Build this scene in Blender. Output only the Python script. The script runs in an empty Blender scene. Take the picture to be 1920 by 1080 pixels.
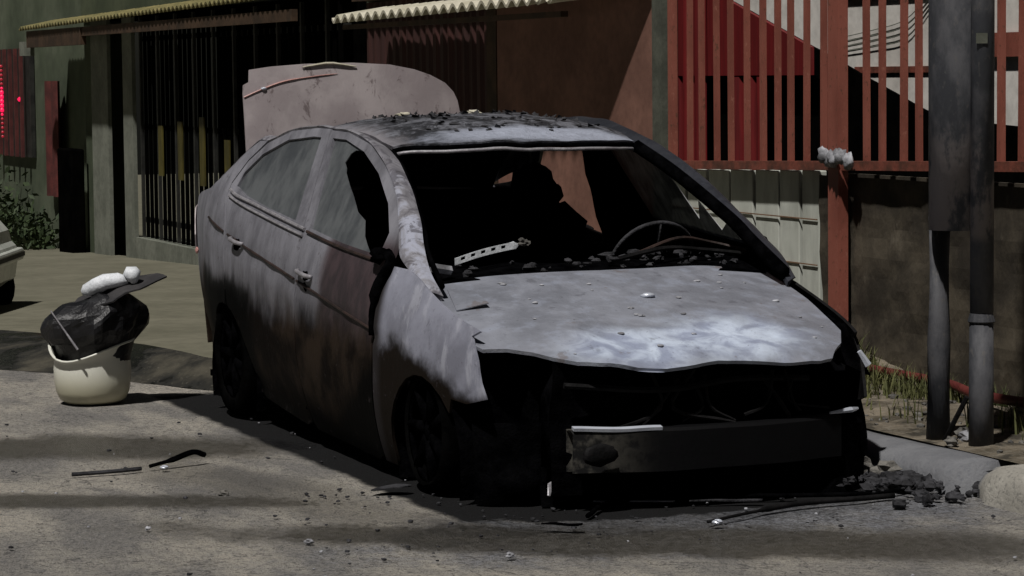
import bpy, bmesh, math, random
from mathutils import Vector, Matrix, noise
from mathutils.geometry import delaunay_2d_cdt
random.seed(11)
sc = bpy.context.scene
col = sc.collection
PI = math.pi

# ------------------------------------------------------------------ camera
CAM = Vector((9.9503, -4.4444, 1.5848)); YAW, PITCH, ROLL, FOC = 2.7632, -0.076603, -0.010505, 5246.76
cf = Vector((math.cos(YAW)*math.cos(PITCH), math.sin(YAW)*math.cos(PITCH), math.sin(PITCH)))
r0 = Vector((math.sin(YAW), -math.cos(YAW), 0)); u0 = r0.cross(cf)
cr = r0*math.cos(ROLL)+u0*math.sin(ROLL); cu = u0*math.cos(ROLL)-r0*math.sin(ROLL)
cd = bpy.data.cameras.new('camera'); co = bpy.data.objects.new('camera', cd); col.objects.link(co)
co.matrix_world = Matrix(((cr.x, cu.x, -cf.x, CAM.x), (cr.y, cu.y, -cf.y, CAM.y), (cr.z, cu.z, -cf.z, CAM.z), (0, 0, 0, 1)))
cd.sensor_width = 36; cd.lens = FOC/1920*36; cd.clip_end = 500; cd.clip_start = .1
sc.camera = co
# ------------------------------------------------------------------ light
SUN = Vector((.34, -.36, .87)).normalized()          # direction towards the light
el = math.asin(SUN.z); az = math.atan2(SUN.x, SUN.y)
w = bpy.data.worlds.new('World'); sc.world = w; w.use_nodes = True
nt = w.node_tree; nt.nodes.clear()
sky = nt.nodes.new('ShaderNodeTexSky'); sky.sky_type = 'NISHITA'; sky.sun_disc = False
sky.sun_elevation = el; sky.sun_rotation = az
bg = nt.nodes.new('ShaderNodeBackground'); bg.inputs[1].default_value = .0032
wo = nt.nodes.new('ShaderNodeOutputWorld'); nt.links.new(sky.outputs[0], bg.inputs[0]); nt.links.new(bg.outputs[0], wo.inputs[0])
sl = bpy.data.lights.new('sun', 'SUN'); sl.energy = 3.2; sl.angle = math.radians(1.8); sl.color = (1, .965, .93)
so = bpy.data.objects.new('sun', sl); col.objects.link(so); so.rotation_euler = SUN.to_track_quat('Z', 'Y').to_euler()
sc.view_settings.view_transform = 'Standard'; sc.view_settings.look = 'None'
sc.cycles.diffuse_bounces = 1
sc.view_settings.exposure = 0; sc.view_settings.gamma = 1; sc.view_settings.use_curve_mapping = False

# ------------------------------------------------------------------ materials
class N:
    def __init__(s, name):
        s.m = bpy.data.materials.new(name); s.m.use_nodes = True; s.t = s.m.node_tree
        s.b = s.t.nodes['Principled BSDF']; s._p = None
    def pos(s):
        if s._p is None:
            s._p = s.t.nodes.new('ShaderNodeNewGeometry').outputs['Position']
        return s._p
    def sock(s, inp, v):
        if isinstance(v, (int, float)): inp.default_value = v
        elif isinstance(v, tuple): inp.default_value = (*v, 1) if len(v) == 3 and len(inp.default_value) == 4 else v
        else: s.t.links.new(v, inp)
    def math(s, op, a, b=0., c=None, clamp=False):
        n = s.t.nodes.new('ShaderNodeMath'); n.operation = op; n.use_clamp = clamp
        s.sock(n.inputs[0], a); s.sock(n.inputs[1], b)
        if c is not None: s.sock(n.inputs[2], c)
        return n.outputs[0]
    def noise(s, scale=5, detail=5, rough=.55, st=(1, 1, 1), off=(0, 0, 0), rz=0, dist=0):
        mp = s.t.nodes.new('ShaderNodeMapping'); s.t.links.new(s.pos(), mp.inputs[0])
        mp.inputs['Scale'].default_value = st; mp.inputs['Location'].default_value = off; mp.inputs['Rotation'].default_value = (0, 0, rz)
        n = s.t.nodes.new('ShaderNodeTexNoise'); s.t.links.new(mp.outputs[0], n.inputs['Vector'])
        n.inputs['Scale'].default_value = scale; n.inputs['Detail'].default_value = detail; n.inputs['Roughness'].default_value = rough
        n.inputs['Distortion'].default_value = dist
        return n.outputs['Fac']
    def ramp(s, f, a, b, lo=0., hi=1.):   # smooth map a..b -> lo..hi
        n = s.t.nodes.new('ShaderNodeMapRange'); n.interpolation_type = 'SMOOTHSTEP'
        s.sock(n.inputs[0], f)
        for i, v in enumerate((a, b, lo, hi)): n.inputs[i+1].default_value = v
        return n.outputs[0]
    def mix(s, f, a, b):
        n = s.t.nodes.new('ShaderNodeMix'); n.data_type = 'RGBA'
        s.sock(n.inputs[0], f); s.sock(n.inputs[6], a); s.sock(n.inputs[7], b); return n.outputs[2]
    def xyz(s):
        n = s.t.nodes.new('ShaderNodeSeparateXYZ'); s.t.links.new(s.pos(), n.inputs[0]); return n.outputs
    def box(s, cx, cy, ax, ay, ang=0., edge=.3, wob=None, amp=.4):   # soft ellipse mask on the ground, its rim broken up
        X, Y, Z = s.xyz()
        dx = s.math('SUBTRACT', X, cx); dy = s.math('SUBTRACT', Y, cy); c, n_ = math.cos(ang), math.sin(ang)
        u = s.math('DIVIDE', s.math('ADD', s.math('MULTIPLY', dx, c), s.math('MULTIPLY', dy, n_)), ax)
        v = s.math('DIVIDE', s.math('SUBTRACT', s.math('MULTIPLY', dy, c), s.math('MULTIPLY', dx, n_)), ay)
        e = s.math('SQRT', s.math('ADD', s.math('MULTIPLY', u, u), s.math('MULTIPLY', v, v)))
        if wob is not None: e = s.math('ADD', e, s.math('MULTIPLY', s.math('SUBTRACT', wob, .5), amp*2))
        return s.ramp(e, 1+edge/2, 1-edge/2)
    def done(s, c, rough=.7, metal=0., bump=None, dist=.01, spec=.4, strength=.6):
        s.sock(s.b.inputs['Base Color'], c); s.sock(s.b.inputs['Roughness'], rough); s.sock(s.b.inputs['Metallic'], metal)
        s.sock(s.b.inputs['Specular IOR Level'], spec)
        if bump is not None:
            n = s.t.nodes.new('ShaderNodeBump'); n.inputs['Strength'].default_value = strength; n.inputs['Distance'].default_value = dist
            s.t.links.new(bump, n.inputs['Height']); s.t.links.new(n.outputs[0], s.b.inputs['Normal'])
        return s.m

def simple(name, c1, c2, scale=6, rough=.7, metal=0., bump=.006, st=(1, 1, 1), lo=.35, hi=.65, spec=.4, detail=6):
    m = N(name); f = m.noise(scale, detail, .6, st); f2 = m.noise(scale*7, 4, .6, st)
    c = m.mix(m.ramp(f, lo, hi), c1, c2)
    c = m.mix(m.ramp(f2, .35, .75, 0., .35), c, tuple(x*.45 for x in c1))
    return m.done(c, rough, metal, m.math('ADD', f, m.math('MULTIPLY', f2, .5)), bump, spec)

M = {}
VIEW = math.radians(68.3)
# road
m = N('road_concrete'); a = m.noise(.9, 6, .6, (1, 2.6, 1), rz=-VIEW+PI/2); b = m.noise(26, 6, .65); g = m.noise(120, 4, .7)
wob = m.noise(1.7, 6, .62, (1, 1.6, 1), rz=-VIEW+PI/2)
c = m.mix(m.ramp(a, .38, .62), (.30, .285, .262), (.58, .535, .455))
c = m.mix(m.ramp(b, .46, .70, 0., .6), c, (.16, .157, .16))
c = m.mix(m.ramp(m.noise(9, 6, .7, off=(3, 1, 0)), .60, .72, 0., .5), c, (.38, .355, .33))
c = m.mix(m.ramp(g, .58, .68, 0., .75), c, (.50, .49, .47))
m2 = m.noise(50, 6, .75); c = m.mix(m.ramp(m2, .47, .36, 0., .65), c, (.07, .07, .075)); c = m.mix(m.ramp(m2, .56, .66, 0., .5), c, (.50, .48, .45))
ash = m.box(1.05, -.15, .5, 1.3, .15, 1., m.noise(5, 6, .65), .9); c = m.mix(m.math('MULTIPLY', ash, .75), c, m.mix(m.ramp(m2, .4, .6), (.06, .065, .08), (.30, .32, .37)))
crk = m.noise(2.0, 5, .55, off=(8, 2, 0), dist=.4); c = m.mix(m.math('MULTIPLY', m.math('MULTIPLY', m.ramp(crk, .494, .499), m.ramp(crk, .506, .501)), .6), c, (.05, .05, .05))
c = m.mix(m.ramp(g, .46, .36, 0., .8), c, (.035, .036, .042))
wob = m.math('ADD', m.math('MULTIPLY', wob, .65), m.math('MULTIPLY', b, .35))
damp = m.box(1.28, -.75, 1.35, .27, 0.95, .7, wob, 1.1)
damp = m.math('MAXIMUM', damp, m.box(-1.85, -1.75, .95, .42, 1.15, .8, wob, 1.1))
damp = m.math('MAXIMUM', damp, m.box(-.45, -2.3, 1.3, .16, 1.1, .9, wob, 1.1))
damp = m.math('MAXIMUM', damp, m.box(1.65, .0, .9, .3, .9, .9, wob, 1.1))
damp = m.math('MAXIMUM', damp, m.math('MULTIPLY', m.box(-.2, -1.35, 1.5, .22, .22, 1., wob, 1.1), .5))
c = m.mix(m.math('MULTIPLY', damp, .9), c, m.mix(m.ramp(b, .36, .66), (.055, .049, .036), (.125, .115, .098)))
soot_shade = m.math('MULTIPLY', m.ramp(m.math('ADD', m.math('ABSOLUTE', m.xyz()[1]), m.math('MULTIPLY', m.noise(4, 5, .6), .10)), 1.06, 1.01), m.math('MULTIPLY', m.ramp(m.xyz()[0], -3.75, -3.55), m.ramp(m.math('ADD', m.xyz()[0], m.math('MULTIPLY', b, .3)), .98, .86)))  # car's near-side shadow painted into the road, along with real soot
soot_shade = m.math('MAXIMUM', soot_shade, m.box(.62, .10, .30, .98, .12, .30, m.noise(6, 6, .65), .45))
soot_shade = m.math('MAXIMUM', soot_shade, m.math('MULTIPLY', m.box(.72, .0, .36, 1.2, .2, .8, m.noise(9, 6, .75), .9), .55))
c = m.mix(soot_shade, c, m.mix(m.ramp(g, .55, .7), (.0015, .0015, .002), (.018, .018, .022)))
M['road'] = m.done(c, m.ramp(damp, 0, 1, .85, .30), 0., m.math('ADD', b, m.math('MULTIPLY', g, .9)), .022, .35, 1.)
M['walk'] = simple('pavement_concrete', (.125, .12, .083), (.19, .18, .13), 1.3, .9, bump=.03, detail=9, lo=.2, hi=.8)
m = N('dirty_wet_gutter'); a = m.noise(2.2, 7, .62, (1, 1, 1)); g = m.noise(45, 4, .6)
wt = m.ramp(a, .56, .46); c = m.mix(m.ramp(a, .50, .76), (.010, .010, .008), (.08, .072, .052)); c = m.mix(m.ramp(g, .58, .72, 0., .4), c, (.16, .15, .12))
M['ramp'] = m.done(c, m.ramp(wt, 0, 1, .9, .22), 0., m.math('ADD', a, m.math('MULTIPLY', g, .4)), .02, .4)
m = N('kerb_concrete'); a = m.noise(4, 6, .65); g = m.noise(60, 4, .6); X, Y, Z = m.xyz()
c = m.mix(m.ramp(a, .35, .65), (.30, .285, .25), (.46, .44, .39)); c = m.mix(m.ramp(g, .3, .5, .6, 0.), c, (.10, .10, .095))
s1 = m.ramp(m.math('ADD', X, m.math('MULTIPLY', a, .2)), 1.05, 1.13, 1., 0.)
c = m.mix(m.math('MULTIPLY', s1, .85), c, m.mix(a, (.06, .064, .078), (.20, .21, .235)))
M['kerb'] = m.done(c, .85, 0., g, .008)
m = N('dirt'); a = m.noise(3.2, 7, .65); g = m.noise(40, 5, .7)
c = m.mix(m.ramp(a, .38, .62), (.07, .058, .038), (.25, .21, .155)); c = m.mix(m.ramp(g, .45, .7, 0., .7), c, (.23, .21, .17))
c = m.mix(m.ramp(m.noise(5, 6, .6, off=(4, 4, 0)), .52, .62, 0., .8), c, (.022, .02, .014))
M['dirt'] = m.done(c, .95, 0., m.math('ADD', a, g), .04)

# burnt car paint
m = N('ash_glare_hood'); a = m.noise(3.2, 7, .62, dist=.6); b = m.noise(11, 6, .6, off=(3, 3, 3)); g = m.noise(75, 4, .6); X, Y, Z = m.xyz()
c = m.mix(m.ramp(a, .36, .66), (.21, .22, .255), (.31, .325, .375))
c = m.mix(m.ramp(b, .50, .68, 0., .35), c, (.36, .40, .50))
wb = m.noise(4.2, 4, .5, dist=.9)
fr = m.math('MAXIMUM', m.box(.66, -.28, .17, .24, 0, 1.1, wb, .55), m.box(.60, .14, .20, .26, 0, 1.1, wb, .6))  # highlights on the hood front, painted as two pale patches
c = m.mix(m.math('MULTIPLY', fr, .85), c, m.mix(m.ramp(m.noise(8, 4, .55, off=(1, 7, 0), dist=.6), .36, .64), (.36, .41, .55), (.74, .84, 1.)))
c = m.mix(m.ramp(b, .38, .30, 0., .45), c, (.11, .11, .13)); c = m.mix(m.ramp(g, .62, .74, 0., .5), c, (.06, .06, .07))
c = m.mix(m.ramp(m.noise(6, 6, .7, off=(9, 1, 0)), .62, .68, 0., .5), c, (.17, .13, .11))
M['hood'] = m.done(c, m.ramp(b, .3, .7, .42, .62), .15, m.math('ADD', m.math('MULTIPLY', b, 2.), m.math('MULTIPLY', g, .25)), .006, .5)

m = N('ash_side'); a = m.noise(2.4, 6, .6, (1, 1, .6)); b = m.noise(10, 7, .66, (1, 1, .38)); g = m.noise(60, 4, .6); X, Y, Z = m.xyz()
c = m.mix(m.ramp(b, .28, .72), (.125, .124, .142), (.235, .234, .262))
c = m.mix(m.ramp(a, .50, .68, 0., .5), c, (.33, .33, .37))
c = m.mix(m.ramp(g, .60, .72, 0., .35), c, (.06, .055, .055))
# heat stained front corner of the front door
hs = m.ramp(m.math('ADD', X, m.math('MULTIPLY', a, .35)), -1.04, -.92); hs = m.math('MULTIPLY', hs, m.ramp(Z, .98, .88))
c = m.mix(m.math('MULTIPLY', hs, .93), c, m.mix(m.ramp(b, .4, .6), (.028, .018, .020), (.055, .033, .036)))
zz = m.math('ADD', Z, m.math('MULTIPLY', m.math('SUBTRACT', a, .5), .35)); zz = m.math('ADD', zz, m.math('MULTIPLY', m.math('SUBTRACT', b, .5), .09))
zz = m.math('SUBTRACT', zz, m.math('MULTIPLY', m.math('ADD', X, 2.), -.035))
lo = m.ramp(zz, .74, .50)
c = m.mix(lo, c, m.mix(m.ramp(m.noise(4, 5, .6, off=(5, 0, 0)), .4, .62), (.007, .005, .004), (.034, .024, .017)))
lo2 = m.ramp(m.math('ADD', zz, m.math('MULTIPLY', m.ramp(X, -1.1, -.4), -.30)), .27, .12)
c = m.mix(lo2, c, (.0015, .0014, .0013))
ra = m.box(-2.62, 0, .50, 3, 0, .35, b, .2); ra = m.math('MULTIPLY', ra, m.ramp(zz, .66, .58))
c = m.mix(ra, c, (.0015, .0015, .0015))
blo = m.noise(14, 7, .75, off=(4, 0, 2), dist=.8); c = m.mix(m.ramp(blo, .60, .66, 0., .6), c, (.05, .042, .044))
M['side'] = m.done(c, .6, .0, m.math('ADD', b, m.math('MULTIPLY', g, .3)), .004, m.ramp(lo, 0, 1, .45, .04))

m = N('ash_fender'); a = m.noise(4, 6, .6); b = m.noise(12, 6, .6, (1, 1, .4)); g = m.noise(60, 4, .6); X, Y, Z = m.xyz()
c = m.mix(m.ramp(a, .36, .64), (.20, .205, .25), (.32, .33, .40))
c = m.mix(m.ramp(b, .52, .66, 0., .5), c, (.50, .51, .58)); c = m.mix(m.ramp(g, .60, .72, 0., .3), c, (.08, .07, .07))
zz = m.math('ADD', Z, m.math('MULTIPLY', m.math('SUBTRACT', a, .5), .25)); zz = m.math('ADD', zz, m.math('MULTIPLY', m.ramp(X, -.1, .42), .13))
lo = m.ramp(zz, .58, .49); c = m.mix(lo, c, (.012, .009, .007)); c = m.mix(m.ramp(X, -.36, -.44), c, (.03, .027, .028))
blo = m.noise(16, 7, .75, off=(4, 0, 2), dist=.8); c = m.mix(m.ramp(blo, .60, .67, 0., .5), c, (.09, .085, .10))
M['fender'] = m.done(c, .55, .0, m.math('ADD', b, m.math('MULTIPLY', g, .3)), .004, m.ramp(lo, 0, 1, .45, .04))

m = N('burnt_roof'); a = m.noise(7, 7, .68, (1, 1.2, 1), dist=1.); b = m.noise(24, 6, .7, (1, .5, 1)); X, Y, Z = m.xyz()
c = m.mix(m.ramp(a, .42, .58), (.022, .023, .028), (.17, .175, .20)); c = m.mix(m.ramp(b, .48, .58, 0., .85), c, (.018, .018, .022))
fr = m.box(-1.16, .15, .10, .52, 0, .8, b, .6)  # highlight along the roof's front edge, painted into the colour
c = m.mix(fr, c, m.mix(b, (.22, .23, .28), (.55, .60, .72)))
c = m.mix(m.ramp(m.math('ADD', Y, m.math('MULTIPLY', a, .25)), -.33, -.48, 0., .85), c, (.30, .285, .31))
M['roof'] = m.done(c, .6, .1, m.math('ADD', a, b), .02, .4, .9)

m = N('ash_pillar'); a = m.noise(6, 7, .65, (1, 1, .7), dist=.7); b = m.noise(26, 5, .65); X, Y, Z = m.xyz()
c = m.mix(m.ramp(a, .34, .60), (.15, .145, .16), (.28, .275, .30))
l = m.math('MULTIPLY', m.ramp(X, -1.05, -.6), m.ramp(a, .46, .60)); c = m.mix(m.math('MULTIPLY', l, .6), c, (.42, .45, .56)); c = m.mix(m.ramp(m.noise(9, 6, .7, off=(2, 5, 1), dist=1.), .50, .58, 0., .75), c, (.085, .08, .095))
c = m.mix(m.ramp(b, .58, .68, 0., .7), c, (.07, .065, .07))
c = m.mix(m.ramp(Y, .2, .4, 0., .93), c, (.012, .014, .020))
M['pillar'] = m.done(c, .5, .0, m.math('ADD', a, b), .006)

m = N('ash_trunk'); a = m.noise(4, 7, .6); b = m.noise(13, 6, .7, (1, 1, .6), dist=.5); X, Y, Z = m.xyz()
c = m.mix(m.ramp(a, .36, .64), (.34, .295, .30), (.46, .41, .41)); c = m.mix(m.ramp(b, .56, .66, 0., .75), c, (.12, .09, .09))
M['trunk'] = m.done(c, .5, .1, b, .004)
M['char'] = simple('charred', (.0008, .0008, .001), (.0035, .0035, .004), 14, 1., bump=.02, spec=.0)
M['char2'] = simple('charred_metal', (.002, .002, .0022), (.010, .0095, .010), 9, .7, bump=.01, spec=.15)
m = N('scorched_beam'); a = m.noise(9, 6, .65, (1, 1, 1)); X, Y, Z = m.xyz()
c = m.mix(m.ramp(m.math('ADD', Y, m.math('MULTIPLY', a, .4)), -.30, .0), m.mix(m.ramp(a, .42, .6), (.010, .010, .010), (.085, .08, .068)), (.0015, .0015, .002))
M['beam'] = m.done(c, .7, .0, a, .006, .15)
m = N('bare_steel'); a = m.noise(12, 5, .6); M['steel'] = m.done(m.mix(a, (.45, .48, .55), (.85, .9, 1.)), .35, .3, a, .003)
M['trim'] = simple('grey_trim', (.26, .25, .27), (.42, .41, .43), 20, .4, .2)
M['crease'] = simple('dark_crease', (.02, .014, .012), (.05, .03, .025), 10, .6)
M['pinkglint'] = simple('pink_glint', (.45, .22, .20), (.62, .34, .30), 10, .4)  # pink of a reflection and a glint, put into small parts
M['white'] = simple('white_plastic', (.62, .65, .68), (.85, .88, .92), 12, .5)
M['flake'] = simple('ash_flake', (.16, .16, .17), (.55, .56, .6), 9, .8)
M['char_rub'] = simple('char_rubble', (.010, .010, .012), (.05, .05, .056), 12, .8, bump=.02)
M['rubble'] = simple('rubble', (.07, .067, .062), (.20, .19, .17), 14, .9, bump=.02)
def glass(name, c1, c2, alpha, rough=.25):
    m = N(name); a = m.noise(5, 6, .6, (1, 1, .5)); b = m.noise(30, 5, .6, (1, 1, .15)); m.done(m.mix(m.ramp(m.math('ADD', m.math('MULTIPLY', a, .7), m.math('MULTIPLY', b, .3)), .38, .62), c1, c2), rough, 0., None)
    m.b.inputs['Alpha'].default_value = alpha; return m.m
M['glass'] = glass('sooty_glass', (.075, .082, .088), (.15, .16, .165), .93, .3)
M['glass2'] = glass('clear_dusty_glass', (.16, .17, .175), (.75, .76, .75), .85, .4)
M['blackglass'] = glass('soot_black_glass', (.006, .006, .006), (.012, .012, .012), .99)
# others
m = N('red_oxide_paint'); a = m.noise(5, 6, .55, (1, 1, .4)); b = m.noise(38, 6, .7, (1, 1, .6))
c = m.mix(m.ramp(a, .35, .65), (.215, .064, .044), (.30, .095, .066)); c = m.mix(m.ramp(b, .58, .66, 0., .85), c, (.11, .05, .03)); c = m.mix(m.ramp(b, .40, .33, 0., .5), c, (.42, .18, .13))
M['red'] = m.done(c, .6, 0., b, .003)
M['redrail'] = simple('grimy_red_rail', (.10, .042, .028), (.26, .075, .05), 8, .6)
M['board'] = simple('whitewashed_board', (.48, .50, .44), (.62, .64, .57), 2.2, .8, st=(1, 1, .35))
M['rust'] = simple('rust_line', (.16, .09, .05), (.25, .15, .09), 8, .8)
m = N('grimy_wall'); a = m.noise(2.2, 7, .65); b = m.noise(9, 6, .65, (1, 1, .5))
c = m.mix(m.ramp(a, .40, .62), (.030, .024, .016), (.085, .070, .048)); c = m.mix(m.ramp(b, .60, .72, 0., .5), c, (.14, .12, .09))
M['grime'] = m.done(c, .9, 0., b, .02)
M['whitewall'] = simple('whitewashed_wall', (.72, .68, .62), (.88, .85, .79), 1.5, .85, bump=.01)
M['deepred'] = simple('deep_red_sheet', (.11, .008, .009), (.18, .012, .013), 2, .6, st=(4, 4, .3))
M['black'] = simple('flat_black', (.0012, .0012, .0012), (.003, .0028, .0025), 4, 1., spec=.0)
M['brown'] = simple('brown_sheet_wall', (.175, .085, .062), (.25, .125, .092), 2.4, .8, bump=.006)
M['maroon'] = simple('maroon_sheet_door', (.035, .012, .010), (.055, .017, .014), 2.4, .7, st=(4, 4, .3))
M['greenwall'] = simple('dark_green_wall', (.045, .060, .032), (.075, .092, .052), 1.2, .9)
M['greywall'] = simple('grey_green_wall', (.060, .078, .045), (.115, .135, .088), .8, .9)
M['column'] = simple('pale_concrete', (.14, .15, .12), (.21, .22, .18), 3, .85)
M['asbestos'] = simple('pale_corrugated', (.48, .45, .34), (.66, .62, .50), 8, .8)
M['rustawn'] = simple('rusty_corrugated', (.13, .12, .045), (.26, .22, .09), 8, .8)
M['rustbeam'] = simple('rusty_fascia', (.035, .020, .010), (.075, .042, .022), 5, .8)
M['iron'] = simple('black_iron', (.010, .010, .009), (.03, .03, .026), 8, .6)
M['yellow'] = simple('yellow_slat', (.05, .042, .008), (.12, .10, .02), 6, .6, st=(1, 1, .3))
m = N('pole_steel'); a = m.noise(7, 7, .65, (1, 1, .5)); b = m.noise(40, 4, .6, (1, 1, .6)); X, Y, Z = m.xyz()
c = m.mix(m.ramp(a, .40, .62), (.036, .038, .044), (.085, .085, .092)); c = m.mix(m.ramp(b, .58, .7, 0., .4), c, (.12, .11, .10))
pb = m.math('MULTIPLY', m.math('MULTIPLY', m.ramp(Z, 1.42, 1.22), m.ramp(Z, .9, .95)), m.ramp(a, .46, .56)); c = m.mix(m.math('MULTIPLY', pb, .6), c, (.24, .205, .19))
M['pole'] = m.done(c, .7, .0, a, .01)
M['postgrey'] = simple('grey_green_post', (.07, .075, .058), (.11, .115, .09), 6, .8)
m = N('bin_plastic'); a = m.noise(6, 5, .5); X, Y, Z = m.xyz()
M['bin'] = m.done(m.mix(m.ramp(Z, .04, .2), m.mix(a, (.46, .44, .31), (.58, .55, .40)), m.mix(a, (.72, .72, .62), (.82, .82, .74))), .35, 0., a, .004)
M['bag'] = simple('black_bin_bag', (.006, .006, .007), (.014, .014, .016), 12, .42, bump=.01, spec=.5)
M['card'] = simple('scorched_board', (.028, .027, .029), (.05, .047, .048), 8, .8)
M['leaf'] = simple('dark_leaf', (.018, .032, .010), (.045, .07, .022), 3, .7)
M['grass'] = simple('dry_grass', (.045, .055, .014), (.13, .13, .045), 2.5, .8)
M['carwhite'] = simple('pale_car_paint', (.55, .58, .52), (.68, .70, .64), 3, .3)
M['tyre'] = simple('tyre', (.0012, .0012, .0012), (.004, .004, .004), 10, 1., spec=.0)
M['hose'] = simple('dark_red_pipe', (.10, .018, .016), (.15, .03, .025), 10, .6)
m = N('red_lamp'); m.b.inputs['Base Color'].default_value = (.3, 0, .03, 1); m.b.inputs['Emission Color'].default_value = (1, .01, .09, 1); m.b.inputs['Emission Strength'].default_value = 1.0; M['redlamp'] = m.m
m = N('dim_red_lamp'); m.b.inputs['Base Color'].default_value = (.2, .02, .03, 1); m.b.inputs['Emission Color'].default_value = (1, .02, .06, 1); m.b.inputs['Emission Strength'].default_value = .25; M['redlamp2'] = m.m
M['reddark'] = simple('dull_red', (.07, .018, .016), (.13, .03, .026), 6, .8)
M['seat'] = simple('burnt_seat', (.001, .001, .001), (.003, .003, .003), 9, .85, spec=.1)

# ------------------------------------------------------------------ mesh helpers
class MB:
    def __init__(s): s.v = []; s.f = []
    def add(s, vs, fs):
        o = len(s.v); s.v += [Vector(p) for p in vs]; s.f += [tuple(i+o for i in f) for f in fs]; return s
    def box(s, x0, x1, y0, y1, z0, z1, R=None, T=None, taper=0):
        vs = [Vector((x, y, z)) for z in (z0, z1) for x, y in ((x0, y0), (x1, y0), (x1, y1), (x0, y1))]
        if taper:
            cx, cy = (x0+x1)/2, (y0+y1)/2
            for p in vs[4:]: p.x = cx+(p.x-cx)*(1-taper); p.y = cy+(p.y-cy)*(1-taper)
        if R is not None: vs = [R @ p for p in vs]
        if T is not None: vs = [p+Vector(T) for p in vs]
        return s.add(vs, [(3, 2, 1, 0), (4, 5, 6, 7), (0, 1, 5, 4), (1, 2, 6, 5), (2, 3, 7, 6), (3, 0, 4, 7)])
    def hexa(s, ps): return s.add(ps, [(3, 2, 1, 0), (4, 5, 6, 7), (0, 1, 5, 4), (1, 2, 6, 5), (2, 3, 7, 6), (3, 0, 4, 7)])
    def tube(s, pts, r, n=8, flat=1., up=Vector((0, 0, 1)), cap=True):
        pts = [Vector(p) for p in pts]; rs = r if isinstance(r, (list, tuple)) else [r]*len(pts); o = len(s.v)
        for i, p in enumerate(pts):
            t = (pts[min(i+1, len(pts)-1)]-pts[max(i-1, 0)]).normalized()
            a = t.cross(up); a = a.normalized() if a.length > 1e-4 else t.orthogonal().normalized(); b = a.cross(t)
            for k in range(n):
                th = 2*PI*k/n; s.v.append(p+a*math.cos(th)*rs[i]*flat+b*math.sin(th)*rs[i])
        for i in range(len(pts)-1):
            for k in range(n):
                s.f.append((o+i*n+k, o+i*n+(k+1) % n, o+(i+1)*n+(k+1) % n, o+(i+1)*n+k))
        if cap: s.f.append(tuple(o+k for k in range(n))[::-1]); s.f.append(tuple(o+(len(pts)-1)*n+k for k in range(n)))
        return s
    def lathe(s, prof, n=32, fn=None, cap=True):
        o = len(s.v)
        for r, z in prof:
            for k in range(n):
                a = 2*PI*k/n; p = Vector((r*math.cos(a), r*math.sin(a), z)); s.v.append(fn(p, a) if fn else p)
        for i in range(len(prof)-1):
            for k in range(n): s.f.append((o+i*n+k, o+i*n+(k+1) % n, o+(i+1)*n+(k+1) % n, o+(i+1)*n+k))
        if cap: s.f.append(tuple(o+k for k in range(n))[::-1])
        return s
    def blob(s, c, r, sq=(1, 1, 1), rough=.25, seed=0, n=7, m_=10, fr=2.):
        o = len(s.v); c = Vector(c)
        for i in range(n+1):
            for k in range(m_):
                th = PI*i/n; ph = 2*PI*k/m_
                d = Vector((math.sin(th)*math.cos(ph), math.sin(th)*math.sin(ph), math.cos(th)))
                rr = r*(1+rough*noise.noise(d*fr+Vector((seed*3.1, seed*1.7, 0))))
                s.v.append(c+Vector((d.x*sq[0], d.y*sq[1], d.z*sq[2]))*rr)
        for i in range(n):
            for k in range(m_): s.f.append((o+i*m_+k, o+(i+1)*m_+k, o+(i+1)*m_+(k+1) % m_, o+i*m_+(k+1) % m_))
        return s
    def grid(s, fn, us, vs):
        o = len(s.v)
        for u in us:
            for v in vs: s.v.append(Vector(fn(u, v)))
        nv = len(vs)
        for i in range(len(us)-1):
            for j in range(nv-1): s.f.append((o+i*nv+j, o+(i+1)*nv+j, o+(i+1)*nv+j+1, o+i*nv+j+1))
        return s
    def warp(s, amp, fr, seed=0):
        for i, p in enumerate(s.v): s.v[i] = p+noise.noise_vector(p*fr+Vector((seed, seed*.7, 3)))*amp
        return s

def rng(a, b, n): return [a+(b-a)*i/(n-1) for i in range(n)]
ROOTS = {}
def obj(name, mb, mat, parent=None, smooth=False, solid=0, bevel=0, **tags):
    me = bpy.data.meshes.new(name)
    if parent is not None:      # shapes are given in world space: bring them into the thing's own space
        inv = world_of(parent).inverted()
        vs = [inv @ p for p in mb.v]
    else: vs = mb.v
    me.from_pydata([tuple(p) for p in vs], [], mb.f); me.validate()
    me.materials.append(mat)
    bm = bmesh.new(); bm.from_mesh(me); bmesh.ops.remove_doubles(bm, verts=bm.verts, dist=1e-5)
    if not solid: bmesh.ops.recalc_face_normals(bm, faces=bm.faces)
    bm.to_mesh(me); bm.free()
    if smooth:
        for p in me.polygons: p.use_smooth = True
    o = bpy.data.objects.new(name, me); col.objects.link(o)
    if parent is not None: o.parent = parent
    if solid:
        md = o.modifiers.new('thickness', 'SOLIDIFY'); md.thickness = abs(solid); md.offset = 1 if solid > 0 else -1
        if smooth: es = o.modifiers.new('crisp', 'EDGE_SPLIT'); es.split_angle = math.radians(42)
    if bevel:
        md = o.modifiers.new('bevel', 'BEVEL'); md.width = bevel; md.segments = 2; md.limit_method = 'ANGLE'
    for k, v in tags.items(): o[k] = v
    return o
def world_of(o):
    mt = Matrix.Translation(o.location) @ o.rotation_euler.to_matrix().to_4x4()
    return world_of(o.parent) @ mt if o.parent is not None else mt
def thing(name, label, cat, loc=(0, 0, 0), rz=0, group=None):
    o = bpy.data.objects.new(name, None); col.objects.link(o); o.location = loc; o.rotation_euler = (0, 0, rz)
    o['label'] = label; o['category'] = cat
    if group: o['group'] = group
    return o
def struct(name, mb, mat, **k): return obj(name, mb, mat, kind='structure', **k)
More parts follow.
